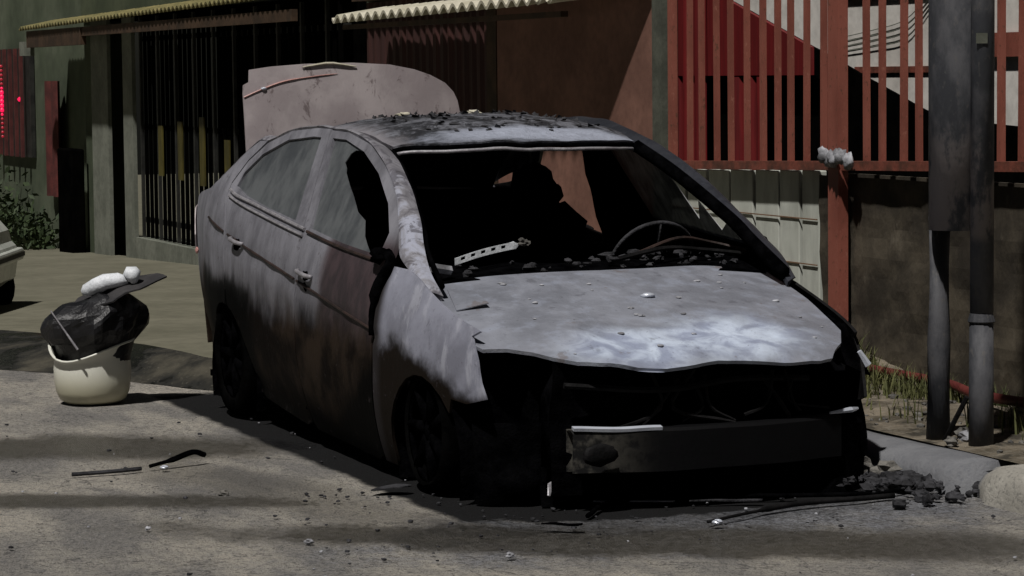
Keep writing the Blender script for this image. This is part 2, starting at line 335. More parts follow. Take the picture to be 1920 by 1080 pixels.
def copy_thing(r, loc, rz, label):
    c = r.copy(); col.objects.link(c); c.location = loc; c.rotation_euler = (0, 0, rz); c['label'] = label
    for ch in list(r.children):
        d = ch.copy(); col.objects.link(d); d.parent = c
    return c

def inside(p, poly):
    c = False; x, y = p; j = len(poly)-1
    for i in range(len(poly)):
        xi, yi = poly[i]; xj, yj = poly[j]
        if (yi > y) != (yj > y) and x < (xj-xi)*(y-yi)/(yj-yi)+xi: c = not c
        j = i
    return c
def dens(poly, h):
    out = []
    for i, a in enumerate(poly):
        b = poly[(i+1) % len(poly)]; L = math.dist(a, b); n = max(1, int(L/h+.5))
        out += [(a[0]+(b[0]-a[0])*k/n, a[1]+(b[1]-a[1])*k/n) for k in range(n)]
    return out
def smoothpoly(pts, n=4):   # closed Catmull-Rom through the points
    out = []; L = len(pts)
    for i in range(L):
        p0, p1, p2, p3 = (Vector(pts[(i+k-1) % L]) for k in range(4))
        for k in range(n):
            t = k/n; q = .5*((2*p1)+(p2-p0)*t+(2*p0-5*p1+4*p2-p3)*t*t+(3*p1-p0-3*p2+p3)*t**3); out.append((q.x, q.y))
    return out
def spl(pts, n=5):          # open spline
    P = [Vector(p) for p in pts]; P = [2*P[0]-P[1]]+P+[2*P[-1]-P[-2]]; out = []
    for i in range(1, len(P)-2):
        p0, p1, p2, p3 = P[i-1:i+3]
        for k in range(n):
            t = k/n; out.append(.5*((2*p1)+(p2-p0)*t+(2*p0-5*p1+4*p2-p3)*t*t+(3*p1-p0-3*p2+p3)*t**3))
    out.append(P[-2]); return out
def sheet(poly, fn, h=.05, holes=(), flip=False):
    loops = [dens(poly, h)]+[dens(q, h) for q in holes]; vs = []; es = []
    for L in loops:
        o = len(vs); vs += L; es += [(o+i, o+(i+1) % len(L)) for i in range(len(L))]
    xs = [p[0] for p in poly]; ys = [p[1] for p in poly]
    x = min(xs)+h/2; bd = [p for L in loops for p in L]
    while x < max(xs):
        y = min(ys)+h/2
        while y < max(ys):
            p = (x, y)
            if inside(p, poly) and not any(inside(p, q) for q in holes) and min((p[0]-b[0])**2+(p[1]-b[1])**2 for b in bd) > (h*.45)**2: vs.append(p)
            y += h
        x += h
    V, E_, F_, *_ = delaunay_2d_cdt([Vector(v) for v in vs], es, [], 0, 1e-6)
    mb = MB(); mb.v = [Vector(fn(p[0], p[1])) for p in V]
    for f in F_:
        c = (sum(V[i][0] for i in f)/3, sum(V[i][1] for i in f)/3)
        if inside(c, poly) and not any(inside(c, q) for q in holes): mb.f.append(tuple(f)[::-1] if flip else tuple(f))
    return mb
def interp(x, xs, ys):
    if x <= xs[0]: return ys[0]
    for i in range(len(xs)-1):
        if x <= xs[i+1]:
            t = (x-xs[i])/(xs[i+1]-xs[i]); return ys[i]+(ys[i+1]-ys[i])*t
    return ys[-1]
def interps(x, xs, ys):
    if x <= xs[0]: return ys[0]
    if x >= xs[-1]: return ys[-1]
    for i in range(len(xs)-1):
        if x <= xs[i+1]:
            def sl_(j):
                if j <= 0 or j >= len(xs)-1: return (ys[min(j+1, len(xs)-1)]-ys[max(j-1, 0)])/(xs[min(j+1, len(xs)-1)]-xs[max(j-1, 0)])
                return (ys[j+1]-ys[j-1])/(xs[j+1]-xs[j-1])
            hh = xs[i+1]-xs[i]; t = (x-xs[i])/hh; a, b = sl_(i)*hh, sl_(i+1)*hh
            return (2*t**3-3*t*t+1)*ys[i]+(t**3-2*t*t+t)*a+(-2*t**3+3*t*t)*ys[i+1]+(t**3-t*t)*b

# ------------------------------------------------------------------ ground
def gz(x): return 0 if x > -5 else -.03*(-5-x)
def ground_grid(x0, x1, y0, y1, dz, n=40, mb=None):
    mb = mb or MB(); return mb.grid(lambda u, v: (u, v, gz(u)+dz), rng(x0, x1, n), rng(y0, y1, 8))
struct('ground', MB().grid(lambda u, v: (u, v, gz(u)-.03), [-200, -100, -60, -30, -5, 20, 60, 120], [-120, -30, 0, 30, 120]), M['walk'])
# road: fine grid near the camera for relief
mb = MB()
def road(u, v):
    p = Vector((u, v, 0)); k = 1 if u < 6 and v < .9 else 0
    return (u, v, gz(u)+.0+k*(.010*noise.noise(p*1.3)+.004*noise.noise(p*6)-.006))
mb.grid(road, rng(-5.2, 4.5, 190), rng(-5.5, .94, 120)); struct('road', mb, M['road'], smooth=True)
mb = MB(); mb.grid(lambda u, v: (u, v, gz(u)-.006), [-60, -40, -25, -12, -5.2], [-30, -12, -5.5, -1]); mb.grid(lambda u, v: (u, v, -.006), [4.5, 12, 40], [-30, -5.5, .94]); mb.grid(lambda u, v: (u, v, gz(u)-.006), [-5.2, 4.5], [-30, -5.5])
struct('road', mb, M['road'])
# dropped kerb and forecourt behind the car
low = [(-30, -13.6), (-12, -5.2), (-7.2, -2.35), (-5.36, -1.40), (-4.3, -.91), (-3.75, -.66), (-3.25, -.35), (-2.9, .3), (-2.7, .92)]
high = [(-30, -11.5), (-13, -4.1), (-8.6, -1.95), (-6.85, -1.05), (-4.75, -.62), (-4.05, -.52), (-3.45, -.15), (-3.1, .4), (-2.9, .96)]
mb = MB(); L = spl([Vector((*p, 0)) for p in low], 6); H = spl([Vector((*p, 0)) for p in high], 6)
o = 0
for k in range(5):
    for i in range(len(L)):
        p = L[i].lerp(H[i], k/4); t = k/4; z = gz(p.x)-.004+(.125)*(t*t*(3-2*t))**.6+(.012*noise.noise(p*3) if 0 < k < 4 else 0)
        mb.v.append(Vector((p.x, p.y, z)))
n = len(L)
for k in range(4):
    for i in range(n-1): mb.f.append((k*n+i, k*n+i+1, (k+1)*n+i+1, (k+1)*n+i))
struct('gutter', mb, M['ramp'], smooth=True)
mb = MB(); o = len(mb.v)
for i in range(n): mb.v.append(Vector((H[i].x, H[i].y, gz(H[i].x)+.119)))
for i in range(n): mb.v.append(Vector((H[i].x, 2.7, gz(H[i].x)+.119)))
for i in range(n-1): mb.f.append((i, i+1, n+i+1, n+i))
struct('pavement', mb, M['walk'])
# verge of dirt behind the kerb, by the fence
def verge(u, v):
    p = Vector((u, v, 0)); e = min(1, max(0, (v-1.17)/.12)); 
    bank = .30*max(0, min(1, (-1.5-u)/2.0))*max(0, min(1, (v-1.5)/.5))
    return (u, v, gz(u)+.116+bank+e*(.03*noise.noise(p*2)+.018*noise.noise(p*9)))
struct('verge', MB().grid(verge, rng(-3.1, 6, 170), rng(1.12, 2.7, 34)), M['dirt'], smooth=True)
# kerb stones
kerb = thing('kerb', 'concrete kerb beside the burnt car, sooty where it stood nearest the fire', 'kerb', (0, 1.03, 0))
kx = [-2.9, -2.0, -1.1, -.2, .90, 2.0, 3.1, 4.2]
for i in range(len(kx)-1):
    a, b = kx[i]+.007, kx[i+1]-.007; top = .125 if a > .8 else .10
    mb = MB(); xs = rng(a, b, 14); 
    prof = [(.90, -.05), (.905, .05), (.93, top-.02), (.965, top), (1.06, top+.012), (1.17, top+.006), (1.175, -.05)]
    def kf(u, j):
        y, z = prof[int(j)]; e = min(1, (u-a)/.25) if .85 < a < 1 else 1
        if .85 < a < 1: z = z*(.55+.45*e**.6); y = y+(1-e)*.12*(1 if j < 4 else 0)
        return Vector((u, y, z))+noise.noise_vector(Vector((u*3, y*5, z*5+i)))*.009
    mb.grid(kf, xs, range(7))
    nn = len(mb.v); mb.f.append(tuple(range(7))); mb.f.append(tuple(range(nn-7, nn))[::-1])
    obj('kerb_stone', mb, M['kerb'], kerb, smooth=True)

# ------------------------------------------------------------------ right boundary: low wall, fence, courtyard
FY = 2.15
def railz(x): return 1.09+.024*(x+4.2)
bw = thing('low_wall', 'low boundary wall under the red railings, whitewashed boards at left and grimy at right', 'wall', (-1, 2.3, 0))
x = -4.35; k = 0; cuts = [-4.35, -4.12, -3.86, -3.58, -3.29, -3.0, -2.76, -2.55]
for a, b in zip(cuts[:-1], cuts[1:]):
    g_ = .022
    mb = MB(); mb.box(a+g_, b-.004, FY+.04+(.004*k % .01), FY+.09, -.05, railz(a)-.045)
    obj('board', mb, M['board'], bw, bevel=.006); k += 1
obj('backing', MB().box(-4.4, -2.52, FY+.095, FY+.16, -.1, 1.02), M['grime'], bw)
for z in (.83, .60): obj('seam_strip', MB().box(-4.36, -2.56, FY+.033, FY+.0385, z, z+.006), M['rust'], bw)
mb = MB(); mb.grid(lambda u, v: (u, FY+.035+.02*noise.noise(Vector((u*2, v*3, 0)))+.012*noise.noise(Vector((u*7, v*8, 5))), v), rng(-2.53, 6, 140), rng(-.05, 1.06, 24)); mb.box(-2.53, 6, FY+.12, FY+.15, -.1, 1.07)
obj('masonry', mb, M['grime'], bw, smooth=False)

fe = thing('iron_railings', 'brick-red iron railings standing on the low wall to the right of the burnt car', 'fence', (-1, FY, 1.1))
P0, P1 = Vector((-4.4, 0)), None
def bar(name, x, wd, z0, z1, mat, dp=.03, y=FY):
    mb = MB(); mb.box(x-wd/2, x+wd/2, y-dp/2, y+dp/2, z0, z1)
    if name == 'bar':
        ln = random.gauss(0, .005); mb.v = [Vector((p.x+ln*(p.z-z0), p.y, p.z)) for p in mb.v]
    return obj(name, mb, mat, fe)
def hrail(x0, x1, z0, z1, mat, y0, y1):
    mb = MB(); mb.hexa([(x0, y0, railz(x0)+z0), (x1, y0, railz(x1)+z0), (x1, y1, railz(x1)+z0), (x0, y1, railz(x0)+z0), (x0, y0, railz(x0)+z1), (x1, y0, railz(x1)+z1), (x1, y1, railz(x1)+z1), (x0, y1, railz(x0)+z1)]); return mb
obj('bottom_rail', hrail(-4.36, -.98, -.045, 0, M['redrail'], FY-.03, FY+.03), M['redrail'], fe)
obj('bottom_rail', hrail(-.86, 5, -.045, 0, M['redrail'], FY-.03, FY+.03), M['redrail'], fe)
obj('top_rail', hrail(-4.36, 5, 1.70, 1.75, M['red'], FY-.03, FY+.03), M['red'], fe)
bx = [-3.97, -3.82, -3.63, -3.45, -3.28, -3.10, -2.92, -2.755, -2.59, -2.43, -1.985, -1.82, -1.64, -1.47, -1.30, -1.1, -.90, -.76, -.585, -.41, -.235, -.06, .115, .29, .465, .64]
for x in bx: bar('bar', x, random.uniform(.027, .032), railz(x), railz(x)+1.71, M['red'], .026, FY+.01*random.uniform(-1, 1))
bar('post', -4.19, .055, railz(-4.19), 3.0, M['red'], .034)
bar('post', -2.235, .105, -.05, 3.0, M['red'], .055, FY-.02)
bar('post', -.98, .05, railz(-.98)-.05, 3.0, M['red'], .05)
# grey-green post at the left end
mb = MB().box(-4.42, -4.29, FY-.02, FY+.08, -.05, 3.1)
obj('concrete_post', mb, M['postgrey'], None, label='narrow grey-green post at the left end of the red railings', category='post')
# rag tied on the red post
mb = MB()
for k in range(5): mb.blob((-2.26+k*.055, FY-.085+.012*math.sin(k*2), 1.155+.012*math.cos(k*2.3)), .04, (1.1, .6, .95), .7, k, fr=3)
obj('rag', mb, M['flake'], None, smooth=True, label='crumpled pale rag tied round the wide red post at rail height', category='rag')

# courtyard behind the railings
hs = thing('white_house', 'whitewashed house wall with an orange beam, behind the red railings', 'house', (-6, 5.6, 0))
obj('wall', MB().box(-17, 3, 5.5, 5.8, -.5, 4.2), M['whitewall'], hs)
obj('beam', MB().box(-8.2, -6.9, 5.485, 5.497, 1.56, 1.605), M['redrail'], hs)
obj('beam', MB().box(-6.3, -5.4, 5.46, 5.49, 1.66, 1.82), M['red'], hs)
obj('eave_board', MB().box(-8.4, -6.75, 5.475, 5.495, 2.10, 2.22), M['redrail'], hs)
for k in range(4):
    pts = spl([(-8.35-.06*k, 5.485, 1.72+.03*k), (-7.9, 5.485, 1.75+.04*k), (-7.45, 5.485, 1.80+.045*k), (-7.1, 5.485, 2.02+.03*k)], 5)
    obj('cable', MB().tube(pts, .0035, 5), M['column'], hs)
sh = thing('wall_shadow', 'black sheet in place of a sloping wall shadow, with red sheet end, between railings and white house', 'shade', (-7, 4.9, 0))
SY = 4.9
def slopez(x): return 2.10+(x+9.0)*(-.279) if x < -6 else 1.264-(x+6)*.03
pl = [(-12, -.3), (-.5, -.3), (-.5, 1.1), (-4.5, 1.20), (-6.0, slopez(-6)), (-9.0, 2.10), (-10.6, 2.47), (-12, 2.8)]
mb = sheet(pl, lambda a, b: (a, SY+.02*noise.noise(Vector((a*3, b*2, 0))), b), .3); obj('shadow_sheet', mb, M['black'], sh, solid=-.02)  # black sheet stands in for the diagonal shadow on the white wall
pl = [(-10.0, 1.55), (-7.55, 1.55), (-7.55, slopez(-7.55)+.05), (-9.0, slopez(-9)+.05), (-10.0, slopez(-10)+.05)]
mb = sheet(pl, lambda a, b: (a, SY-.09, b), .3); obj('red_sheet', mb, M['deepred'], sh, solid=.03)
mb = MB().grid(lambda u, v: (u, SY-.12-.025*math.sin(u*30), v), rng(-9.75, -9.2, 30), [.5, 2.2]); obj('curtain', mb, M['deepred'], sh)
mb = MB().grid(lambda u, v: (u, SY-.12-.025*math.sin(u*30), v), rng(-8.75, -8.25, 30), [.5, 1.54]); obj('curtain', mb, M['deepred'], sh)
struct('courtyard', MB().grid(lambda u, v: (u, v, .10), [-4.4, 6], [2.7, 12]), M['dirt'])

# ------------------------------------------------------------------ row of garages along the street
def fz(x): return gz(x)+.12
br = thing('brown_garage', 'brown sheet-metal garage front with maroon doors under a pale corrugated awning', 'garage', (-8, 2.6, 0))
WY = 2.6
obj('wall', MB().box(-8.0, -5.2, WY, WY+.03, -.3, 3.2), M['brown'], br)
for a, b in ((-11.1, -9.55), (-9.52, -8.22)):
    mb = MB(); xs = rng(a, b, int((b-a)/.03)); mb.grid(lambda u, v: (u, WY+.10+.012*(1 if math.sin(u*2*PI/.15) > 0 else -1), v), xs, [-.2, 2.15])
    obj('door', mb, M['maroon'], br)
obj('post', MB().box(-8.20, -8.02, WY-.0, WY+.14, -.2, 3.2), M['rustbeam'], br)
obj('lintel', MB().box(-11.1, -8.03, WY-.01, WY+.2, 2.16, 2.30), M['rustbeam'], br)
obj('back_wall', MB().box(-11.2, -6.6, WY+.15, WY+.3, -.3, 5), M['greenwall'], br)
aw = thing('pale_awning', 'pale corrugated awning sheet over the maroon garage doors', 'awning', (-8, 2.3, 2.0))
xs = rng(-10.42, -5.95, 320)
def awf(u, v):
    xe = u
    return (xe, v, 1.995+(u+10.4)*.008+.022*math.sin((u)*2*PI/.178)+(v-2.2)*.16)
mb = MB(); nv = 5
for u in xs:
    yb = 2.598
    for k in range(nv):
        y = 2.2+(yb-2.2)*k/(nv-1); mb.v.append(Vector(awf(u+(.65*(k/(nv-1)) if u > -6.6 else 0)*((u+6.6)/.65), y)))
for i in range(len(xs)-1):
    for k in range(nv-1): mb.f.append((i*nv+k, (i+1)*nv+k, (i+1)*nv+k+1, i*nv+k+1))
obj('corrugated_sheet', mb, M['asbestos'], aw, solid=.022)
obj('batten', MB().box(-10.4, -6.1, 2.28, 2.33, 1.93, 1.965), M['rustbeam'], aw)

ga = thing('left_garage', 'garage front with pale columns and a low sill, left of the maroon garage', 'garage', (-16, 2.6, 0))
obj('upper_wall', MB().box(-20.6, -11.25, WY+.02, WY+.5, 2.25, 6.5), M['greenwall'], ga)
for a, b, z1 in ((-20.1, -19.35, 2.2), (-18.68, -18.28, 2.2)):
    obj('column', MB().box(a, b, WY, WY+.04, fz(a)-.15, z1), M['column'], ga)
obj('sill', MB().box(-18.24, -11.3, WY, WY+.3, -1, -.06+.0), M['column'], ga)
obj('dark_interior', MB().box(-20.6, -11.3, WY+1.6, WY+1.8, -1, 3), M['black'], ga)
obj('dark_interior', MB().box(-20.6, -11.3, WY+.2, WY+1.6, 2.2, 2.24), M['black'], ga)
obj('dark_interior', MB().box(-11.4, -11.25, WY+.1, WY+1.7, -1, 3), M['black'], ga)
gt = thing('barred_gate', 'dark iron barred gate with dull yellow slats between the pale column and burnt car', 'gate', (-15, 2.72, 0))
x = -18.15; k = 0
while x < -11.6:
    mb = MB().box(x-.02, x+.02, WY+.05, WY+.08, -.05, 2.2); obj('bar', mb, M['black'] if k % 4 else M['iron'], gt); x += .172; k += 1
for z in (.1, 1.05, 1.95): obj('cross_rail', MB().box(-18.2, -11.5, WY+.082, WY+.12, z, z+.05), M['iron'], gt)
for a, z0, z1 in ((-17.3, .60, 1.10), (-16.55, .58, 1.15), (-15.75, .55, 1.2), (-14.9, .6, 1.0), (-14.1, .5, 1.1)):
    obj('slat', MB().box(a-.08, a+.08, WY+.03, WY+.045, z0, z1), M['yellow'], gt)
for a, z0, z1 in ((-17.9, 1.5, 1.9), (-17.6, 1.3, 1.75), (-17.1, 1.55, 1.9), (-16.8, .9, 1.9)):
    obj('slat', MB().box(a-.03, a+.03, WY+.09, WY+.11, z0, z1), M['postgrey'], gt)
ra_ = thing('rusty_awning', 'rusty corrugated awning with a dark brown fascia over the barred gate', 'awning', (-16, 2.3, 2.1))
xs = rng(-21.9, -11.6, 420); mb = MB()
for u in xs:
    for k in range(3):
        y = 2.2+.418*k/2; mb.v.append(Vector((u, y, 2.15+(u+20.4)*.009+.016*math.sin(u*2*PI/.14)+(y-2.2)*.2)))
for i in range(len(xs)-1):
    for k in range(2): mb.f.append((i*3+k, (i+1)*3+k, (i+1)*3+k+1, i*3+k+1))
obj('corrugated_sheet', mb, M['rustawn'], ra_, solid=.018)
obj('fascia', MB().box(-21.7, -19.0, 2.24, 2.30, 1.93, 2.115), M['rustbeam'], ra_)
obj('fascia', MB().box(-19.0, -11.6, 2.25, 2.30, 2.02, 2.115), M['rustbeam'], ra_)
obj('bracket', MB().box(-22.0, -21.75, 2.22, 2.34, 1.84, 2.0), M['column'], ra_)
# far house at the left
fh = thing('far_house', 'grey-green house wall with a barred window at the far left', 'house', (-26, 2.8, 0))
obj('wall', MB().box(-60, -20.7, 2.8, 3.1, -2.2, 6.5), M['greywall'], fh)
obj('wall', MB().box(-20.65, -20.15, 2.66, 2.7, -1, 6.5), M['greenwall'], fh)
wf = obj('window', MB().box(-25.9, -23.9, 2.74, 2.79, .62, 1.95), M['iron'], fh)
x = -25.8
while x < -23.9:
    obj('window_bar', MB().box(x-.03, x+.03, 2.66, 2.70, .62, 1.95), M['reddark'], wf); x += .33
mb = MB(); mc = MB()
for k in range(17):
    z = .86+k*.055; (mc if 5 <= k <= 11 else mb).blob((-25.15, 2.64, z), .030 if 6 <= k <= 10 else .018, n=5, m_=8, rough=0)
obj('lamp_dots', mc, M['redlamp'], wf); obj('lamp_dots', mb, M['redlamp2'], wf)
obj('window_lamp', MB().blob((-24.15, 2.66, 1.33), .028), M['redlamp'], wf)
# red reflection by the far wall, put in as a red-brown sheet
mb = MB().grid(lambda u, v: (u, 2.70+.03*math.sin(u*18), v), rng(-22.95, -22.1, 26), rng(.2, 1.55, 4)); obj('red_reflection', mb, M['reddark'], None, label='dull red sheet for the red reflection on the far wall, between barred window and pale column', category='reflection')
# dark upright box beside the column
mb = MB(); mb.box(-21.2, -20.5, 2.45, 2.6, -.45, .80); obj('meter_cabinet', mb, M['black'], None, bevel=.02, label='dark upright cabinet left of the pale garage column', category='cabinet')
def bush(name, c, r, n, label, cat, zs=1):
    mb = MB()
    for i in range(n):
        d = Vector((random.gauss(0, 1), random.gauss(0, .45), abs(random.gauss(0, .8))*zs))*r*.5; p = Vector(c)+d
        a = Vector((random.uniform(-1, 1), random.uniform(-1, 1), random.uniform(-.3, 1))).normalized(); b = a.orthogonal().normalized(); s_ = random.uniform(.03, .08)
        mb.add([p, p+a*s_+b*s_*.4, p+a*s_*2, p+a*s_-b*s_*.4], [(0, 1, 2, 3)])
    for k in range(5): mb.tube([c, Vector(c)+Vector((random.uniform(-.3, .3), random.uniform(-.1, .1), r*.7))], [.012, .004], 5)
    obj(name, mb, M['leaf'], None, label=label, category=cat)
bush('bush', (-24.6, 2.4, -.48), .75, 900, 'dark leafy bush at the foot of the far wall below the barred window', 'bush', 1.2)
bush('bush', (-22.6, 2.45, -.42), .55, 500, 'smaller dark bush between the far wall and the dark cabinet', 'bush')

# ------------------------------------------------------------------ the burnt car
car = thing('burnt_car', 'burnt-out grey sedan with open boot and missing windscreen, at the kerb', 'car', (-1.3, 0, 0))
XW = [-3.9, -3.8, -3.6, -3.3, -3.0, -2.6, -1.3, -.2, .2, .5, .7, .85]; WW = [.56, .66, .745, .815, .865, .90, .905, .895, .87, .80, .70, .50]
def zb(x): return .785+.105*(-.26-x)
def Yh(x, z, s=-1):
    W = interps(x, XW, WW); h = z-zb(x)
    if h <= 0:
        g = 1-.065*min(1, max(0, (h+.28)/.28))**2-.05*min(1.3, max(0, (-h-.42)/.3))**2
        y = W*g
    else: y = W*.935-h*.5
    # character line
    zc_ = .545+(x+.2)*(-.132); y -= .010*math.exp(-((z-zc_+.02)/.018)**2) if -3.05 < x < -.2 and h < 0 else 0
    return y
def sstep(a, b, v): t = min(1, max(0, (v-a)/(b-a))); return t*t*(3-2*t)
def S(s=-1, off=0.):
    def f(x, z):
        if s > 0: x -= .21*sstep(-1.15, -1.5, x)*sstep(-3.3, -2.75, x)*sstep(.7, .88, z)   # far side frames buckled back by the fire
        d = noise.noise(Vector((x*2.1, z*2.1, s)))*.006
        return (x, s*(Yh(x, z)-off+d), z)
    return f
def rz_(x, y):
    zc = interps(x, [-2.62, -2.45, -2.2, -1.9, -1.6, -1.4, -1.2, -1.05, -1.0], [1.305, 1.345, 1.385, 1.408, 1.403, 1.385, 1.345, 1.300, 1.282])
    return zc-.13*y*y*(1+.5*(abs(y)/.6)**4)+.008*noise.noise(Vector((x*4, y*3, 1)))+.006*noise.noise(Vector((x*11, y*8, 1)))
def arc(cx, cz, r, a0, a1, n): return [(cx+r*math.cos(math.radians(a0+(a1-a0)*i/n)), cz+r*math.sin(math.radians(a0+(a1-a0)*i/n))) for i in range(n+1)]
FA = (.03, .115, .335); RA = (-2.62, .17, .365)
fender = [(-.462, .835), (-.462, .06), (-.315, .06)]+arc(*FA, 185, 40, 10)+[(.30, .385), (.40, .375), (.505, .40), (.475, .46), (.45, .54), (.40, .625), (.44, .645), (.27, .69), (.10, .735), (-.04, .775), (-.12, .80), (-.25, .83)]
fd = [(-.475, .885), (-.475, .08), (-.55, .055), (-1.40, .075), (-1.465, .10), (-1.475, .80), (-1.53, .93), (-1.715, 1.345), (-1.5, 1.338), (-1.22, 1.295), (-.95, 1.21), (-.70, 1.095), (-.52, .97)]
fdh = [(-.60, .865), (-1.03, .893), (-1.455, .935), (-1.655, 1.312), (-1.5, 1.308), (-1.24, 1.262), (-.98, 1.178), (-.74, 1.065), (-.60, .955)]
rd = [(-1.483, .80), (-1.475, .10), (-1.55, .08), (-2.15, .13), (-2.27, .16)]+[p for p in arc(*RA, 12, 78, 6)]+[(-2.565, .62), (-2.60, .90), (-2.71, 1.03), (-2.715, 1.085), (-2.62, 1.19), (-2.46, 1.275), (-2.2, 1.335), (-1.9, 1.352), (-1.725, 1.350), (-1.54, .93)]
rdh = [(-1.665, .958), (-2.04, .995), (-2.44, 1.04), (-2.62, 1.075), (-2.60, 1.14), (-2.46, 1.225), (-2.2, 1.295), (-1.9, 1.315), (-1.80, 1.313)]
qp = [(-2.573, .615), (-2.575, .55)]+arc(*RA, 82, 172, 8)+[(-3.0, .13), (-3.25, .14), (-3.45, .16), (-3.50, .30), (-3.60, .60), (-3.80, .70), (-3.80, .83), (-3.74, .92), (-3.64, .975), (-3.4, 1.02), (-3.12, 1.05), (-2.98, 1.10), (-2.83, 1.17), (-2.70, 1.24), (-2.585, 1.284), (-2.475, 1.286), (-2.632, 1.194), (-2.728, 1.087), (-2.722, 1.025), (-2.615, .895)]
for s in (-1, 1):
    fl = s > 0
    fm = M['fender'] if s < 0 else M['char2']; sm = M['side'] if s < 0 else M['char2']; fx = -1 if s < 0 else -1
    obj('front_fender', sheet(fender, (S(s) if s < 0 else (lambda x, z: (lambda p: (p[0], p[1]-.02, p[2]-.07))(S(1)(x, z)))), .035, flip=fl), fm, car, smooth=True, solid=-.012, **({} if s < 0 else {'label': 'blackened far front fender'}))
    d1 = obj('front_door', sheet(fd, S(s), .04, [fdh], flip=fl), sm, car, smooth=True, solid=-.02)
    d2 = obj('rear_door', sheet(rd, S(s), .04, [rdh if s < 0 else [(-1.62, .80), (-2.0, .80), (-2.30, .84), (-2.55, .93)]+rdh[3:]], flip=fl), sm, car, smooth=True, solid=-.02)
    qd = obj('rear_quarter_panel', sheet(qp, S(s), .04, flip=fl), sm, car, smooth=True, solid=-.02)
    # window trim under the panes
    tp = [Vector(S(s, -.006)(x, z)) for x, z in [(-2.67, 1.056), (-2.55, 1.035), (-2.3, 1.012), (-2.0, .98), (-1.7, .948), (-1.5, .928)]]
    if s < 0: obj('window_trim', MB().tube(spl(tp, 4), .008, 6), M['trim'] if s < 0 else M['char2'], d2)
    tp = [Vector(S(s, -.006)(x, z)) for x, z in [(-2.66, 1.030), (-2.52, 1.03-.02), (-2.3, .985), (-2.0, .953), (-1.7, .921), (-1.5, .902)]]
    if s < 0: obj('window_trim', MB().tube(spl(tp, 4), .006, 6), M['trim'] if s < 0 else M['char2'], d2)
    tp = [Vector(S(s, -.006)(x, z)) for x, z in [(-1.46, .92), (-1.2, .893), (-.9, .868), (-.62, .848)]]
    obj('window_trim', MB().tube(spl(tp, 4), .007, 6), M['crease'] if s < 0 else M['char2'], d1)
    for a, b, pr in ((-2.55, -1.50, d2), (-1.46, -.50, d1), (-3.0, -2.62, qd)):
        tp = [Vector(S(s, -.002)(x, .545+(x+.2)*(-.132))) for x in rng(a, b, 9)]
        obj('rubbing_strip', MB().tube(tp, .006, 6), M['crease'] if s < 0 else M['char2'], pr)
    for hx, pr, hz in ((-2.36, d2, .83), (-1.34, d1, .745)):
        c0 = Vector(S(s, .0)(hx, hz)); 
        obj('handle', MB().tube(spl([c0+Vector((-.09, s*.008, .012)), c0+Vector((-.05, s*.026, .012)), c0+Vector((.05, s*.026, .0)), c0+Vector((.09, s*.006, -.006))], 4), .010, 7), M['trim'] if s < 0 else M['char2'], pr, smooth=True)
        obj('handle_recess', MB().blob(c0+Vector((-.02, -s*.002, -.03)), .055, (1.1, .14, .8), .3, 2), M['char'], pr, smooth=True)
    gl = sheet([(-1.645, .945), (-2.05, .98), (-2.45, 1.025), (-2.64, 1.07), (-2.61, 1.15), (-2.46, 1.24), (-2.2, 1.31), (-1.9, 1.33), (-1.785, 1.33)], S(s, .012), .08, flip=fl)
    if s < 0: obj('window_pane', gl, M['glass'], d2, smooth=True, solid=-.004)
    # front pane: what is left of it
    if s < 0:
        gp = [(-1.455, .925), (-1.03, .882), (-.72, .865), (-.80, .90), (-.86, .93), (-.93, .99), (-1.05, 1.02), (-1.17, 1.08), (-1.26, 1.12), (-1.36, 1.17), (-1.38, 1.19), (-1.42, 1.21), (-1.40, 1.25), (-1.36, 1.265), (-1.22, 1.262), (-1.26, 1.29), (-1.5, 1.32), (-1.655, 1.325)]
        obj('broken_pane', sheet(gp, S(s, .012), .06, flip=fl), M['glass'], d1, smooth=False, solid=-.004)
    else:
        gp = [(-1.455, .925), (-1.03, .882), (-.62, .862), (-.70, .95), (-.80, .91), (-.92, 1.03), (-1.0, .95), (-1.10, 1.10), (-1.22, 1.20), (-1.28, 1.27), (-1.5, 1.32), (-1.655, 1.325)]
        obj('broken_pane', sheet(gp, S(s, .012), .06, flip=fl), M['glass2'], d1, solid=-.004)
    # pillar and roof-rail skin, from the door frames up to windscreen and roof
    ea = [(-.13, .745), (-.27, .825), (-.405, .880), (-.525, .974), (-.70, 1.099), (-.95, 1.214), (-1.22, 1.299), (-1.5, 1.346), (-1.715, 1.354), (-1.9, 1.360), (-2.2, 1.343), (-2.46, 1.290), (-2.585, 1.288), (-2.70, 1.246), (-2.83, 1.177), (-2.98, 1.107)]
    eb = [(-.08, .74, .735), (-.19, .745, .812), (-.34, .722, .905), (-.47, .684, .985), (-.65, .645, 1.08), (-.90, .603, 1.188), (-1.16, .568, 1.265), (-1.5, .572, 0), (-1.715, .574, 0), (-1.9, .576, 0), (-2.2, .580, 0), (-2.46, .578, 0), (-2.62, .582, 1.290), (-2.74, .588, 1.230), (-2.90, .60, 1.145), (-3.06, .62, 1.06)]
    A_ = [Vector(S(s, (.045, .012)[i] if i < 2 else 0.)(x, z)) for i, (x, z) in enumerate(ea)]; B_ = [Vector((x, s*y, z or rz_(x, y)-.002)) for x, y, z in eb]
    A2, B2 = spl(A_, 5), spl(B_, 5); mb = MB(); nr = 7
    for a_, b_ in zip(A2, B2):
        for k in range(nr):
            t = k/(nr-1); p = a_.lerp(b_, t); wdt = (b_-a_).length
            p = p+Vector((.35*0, s*.75, .65))*(wdt*.20*math.sin(PI*t))+noise.noise_vector(p*8)*.003; mb.v.append(p)
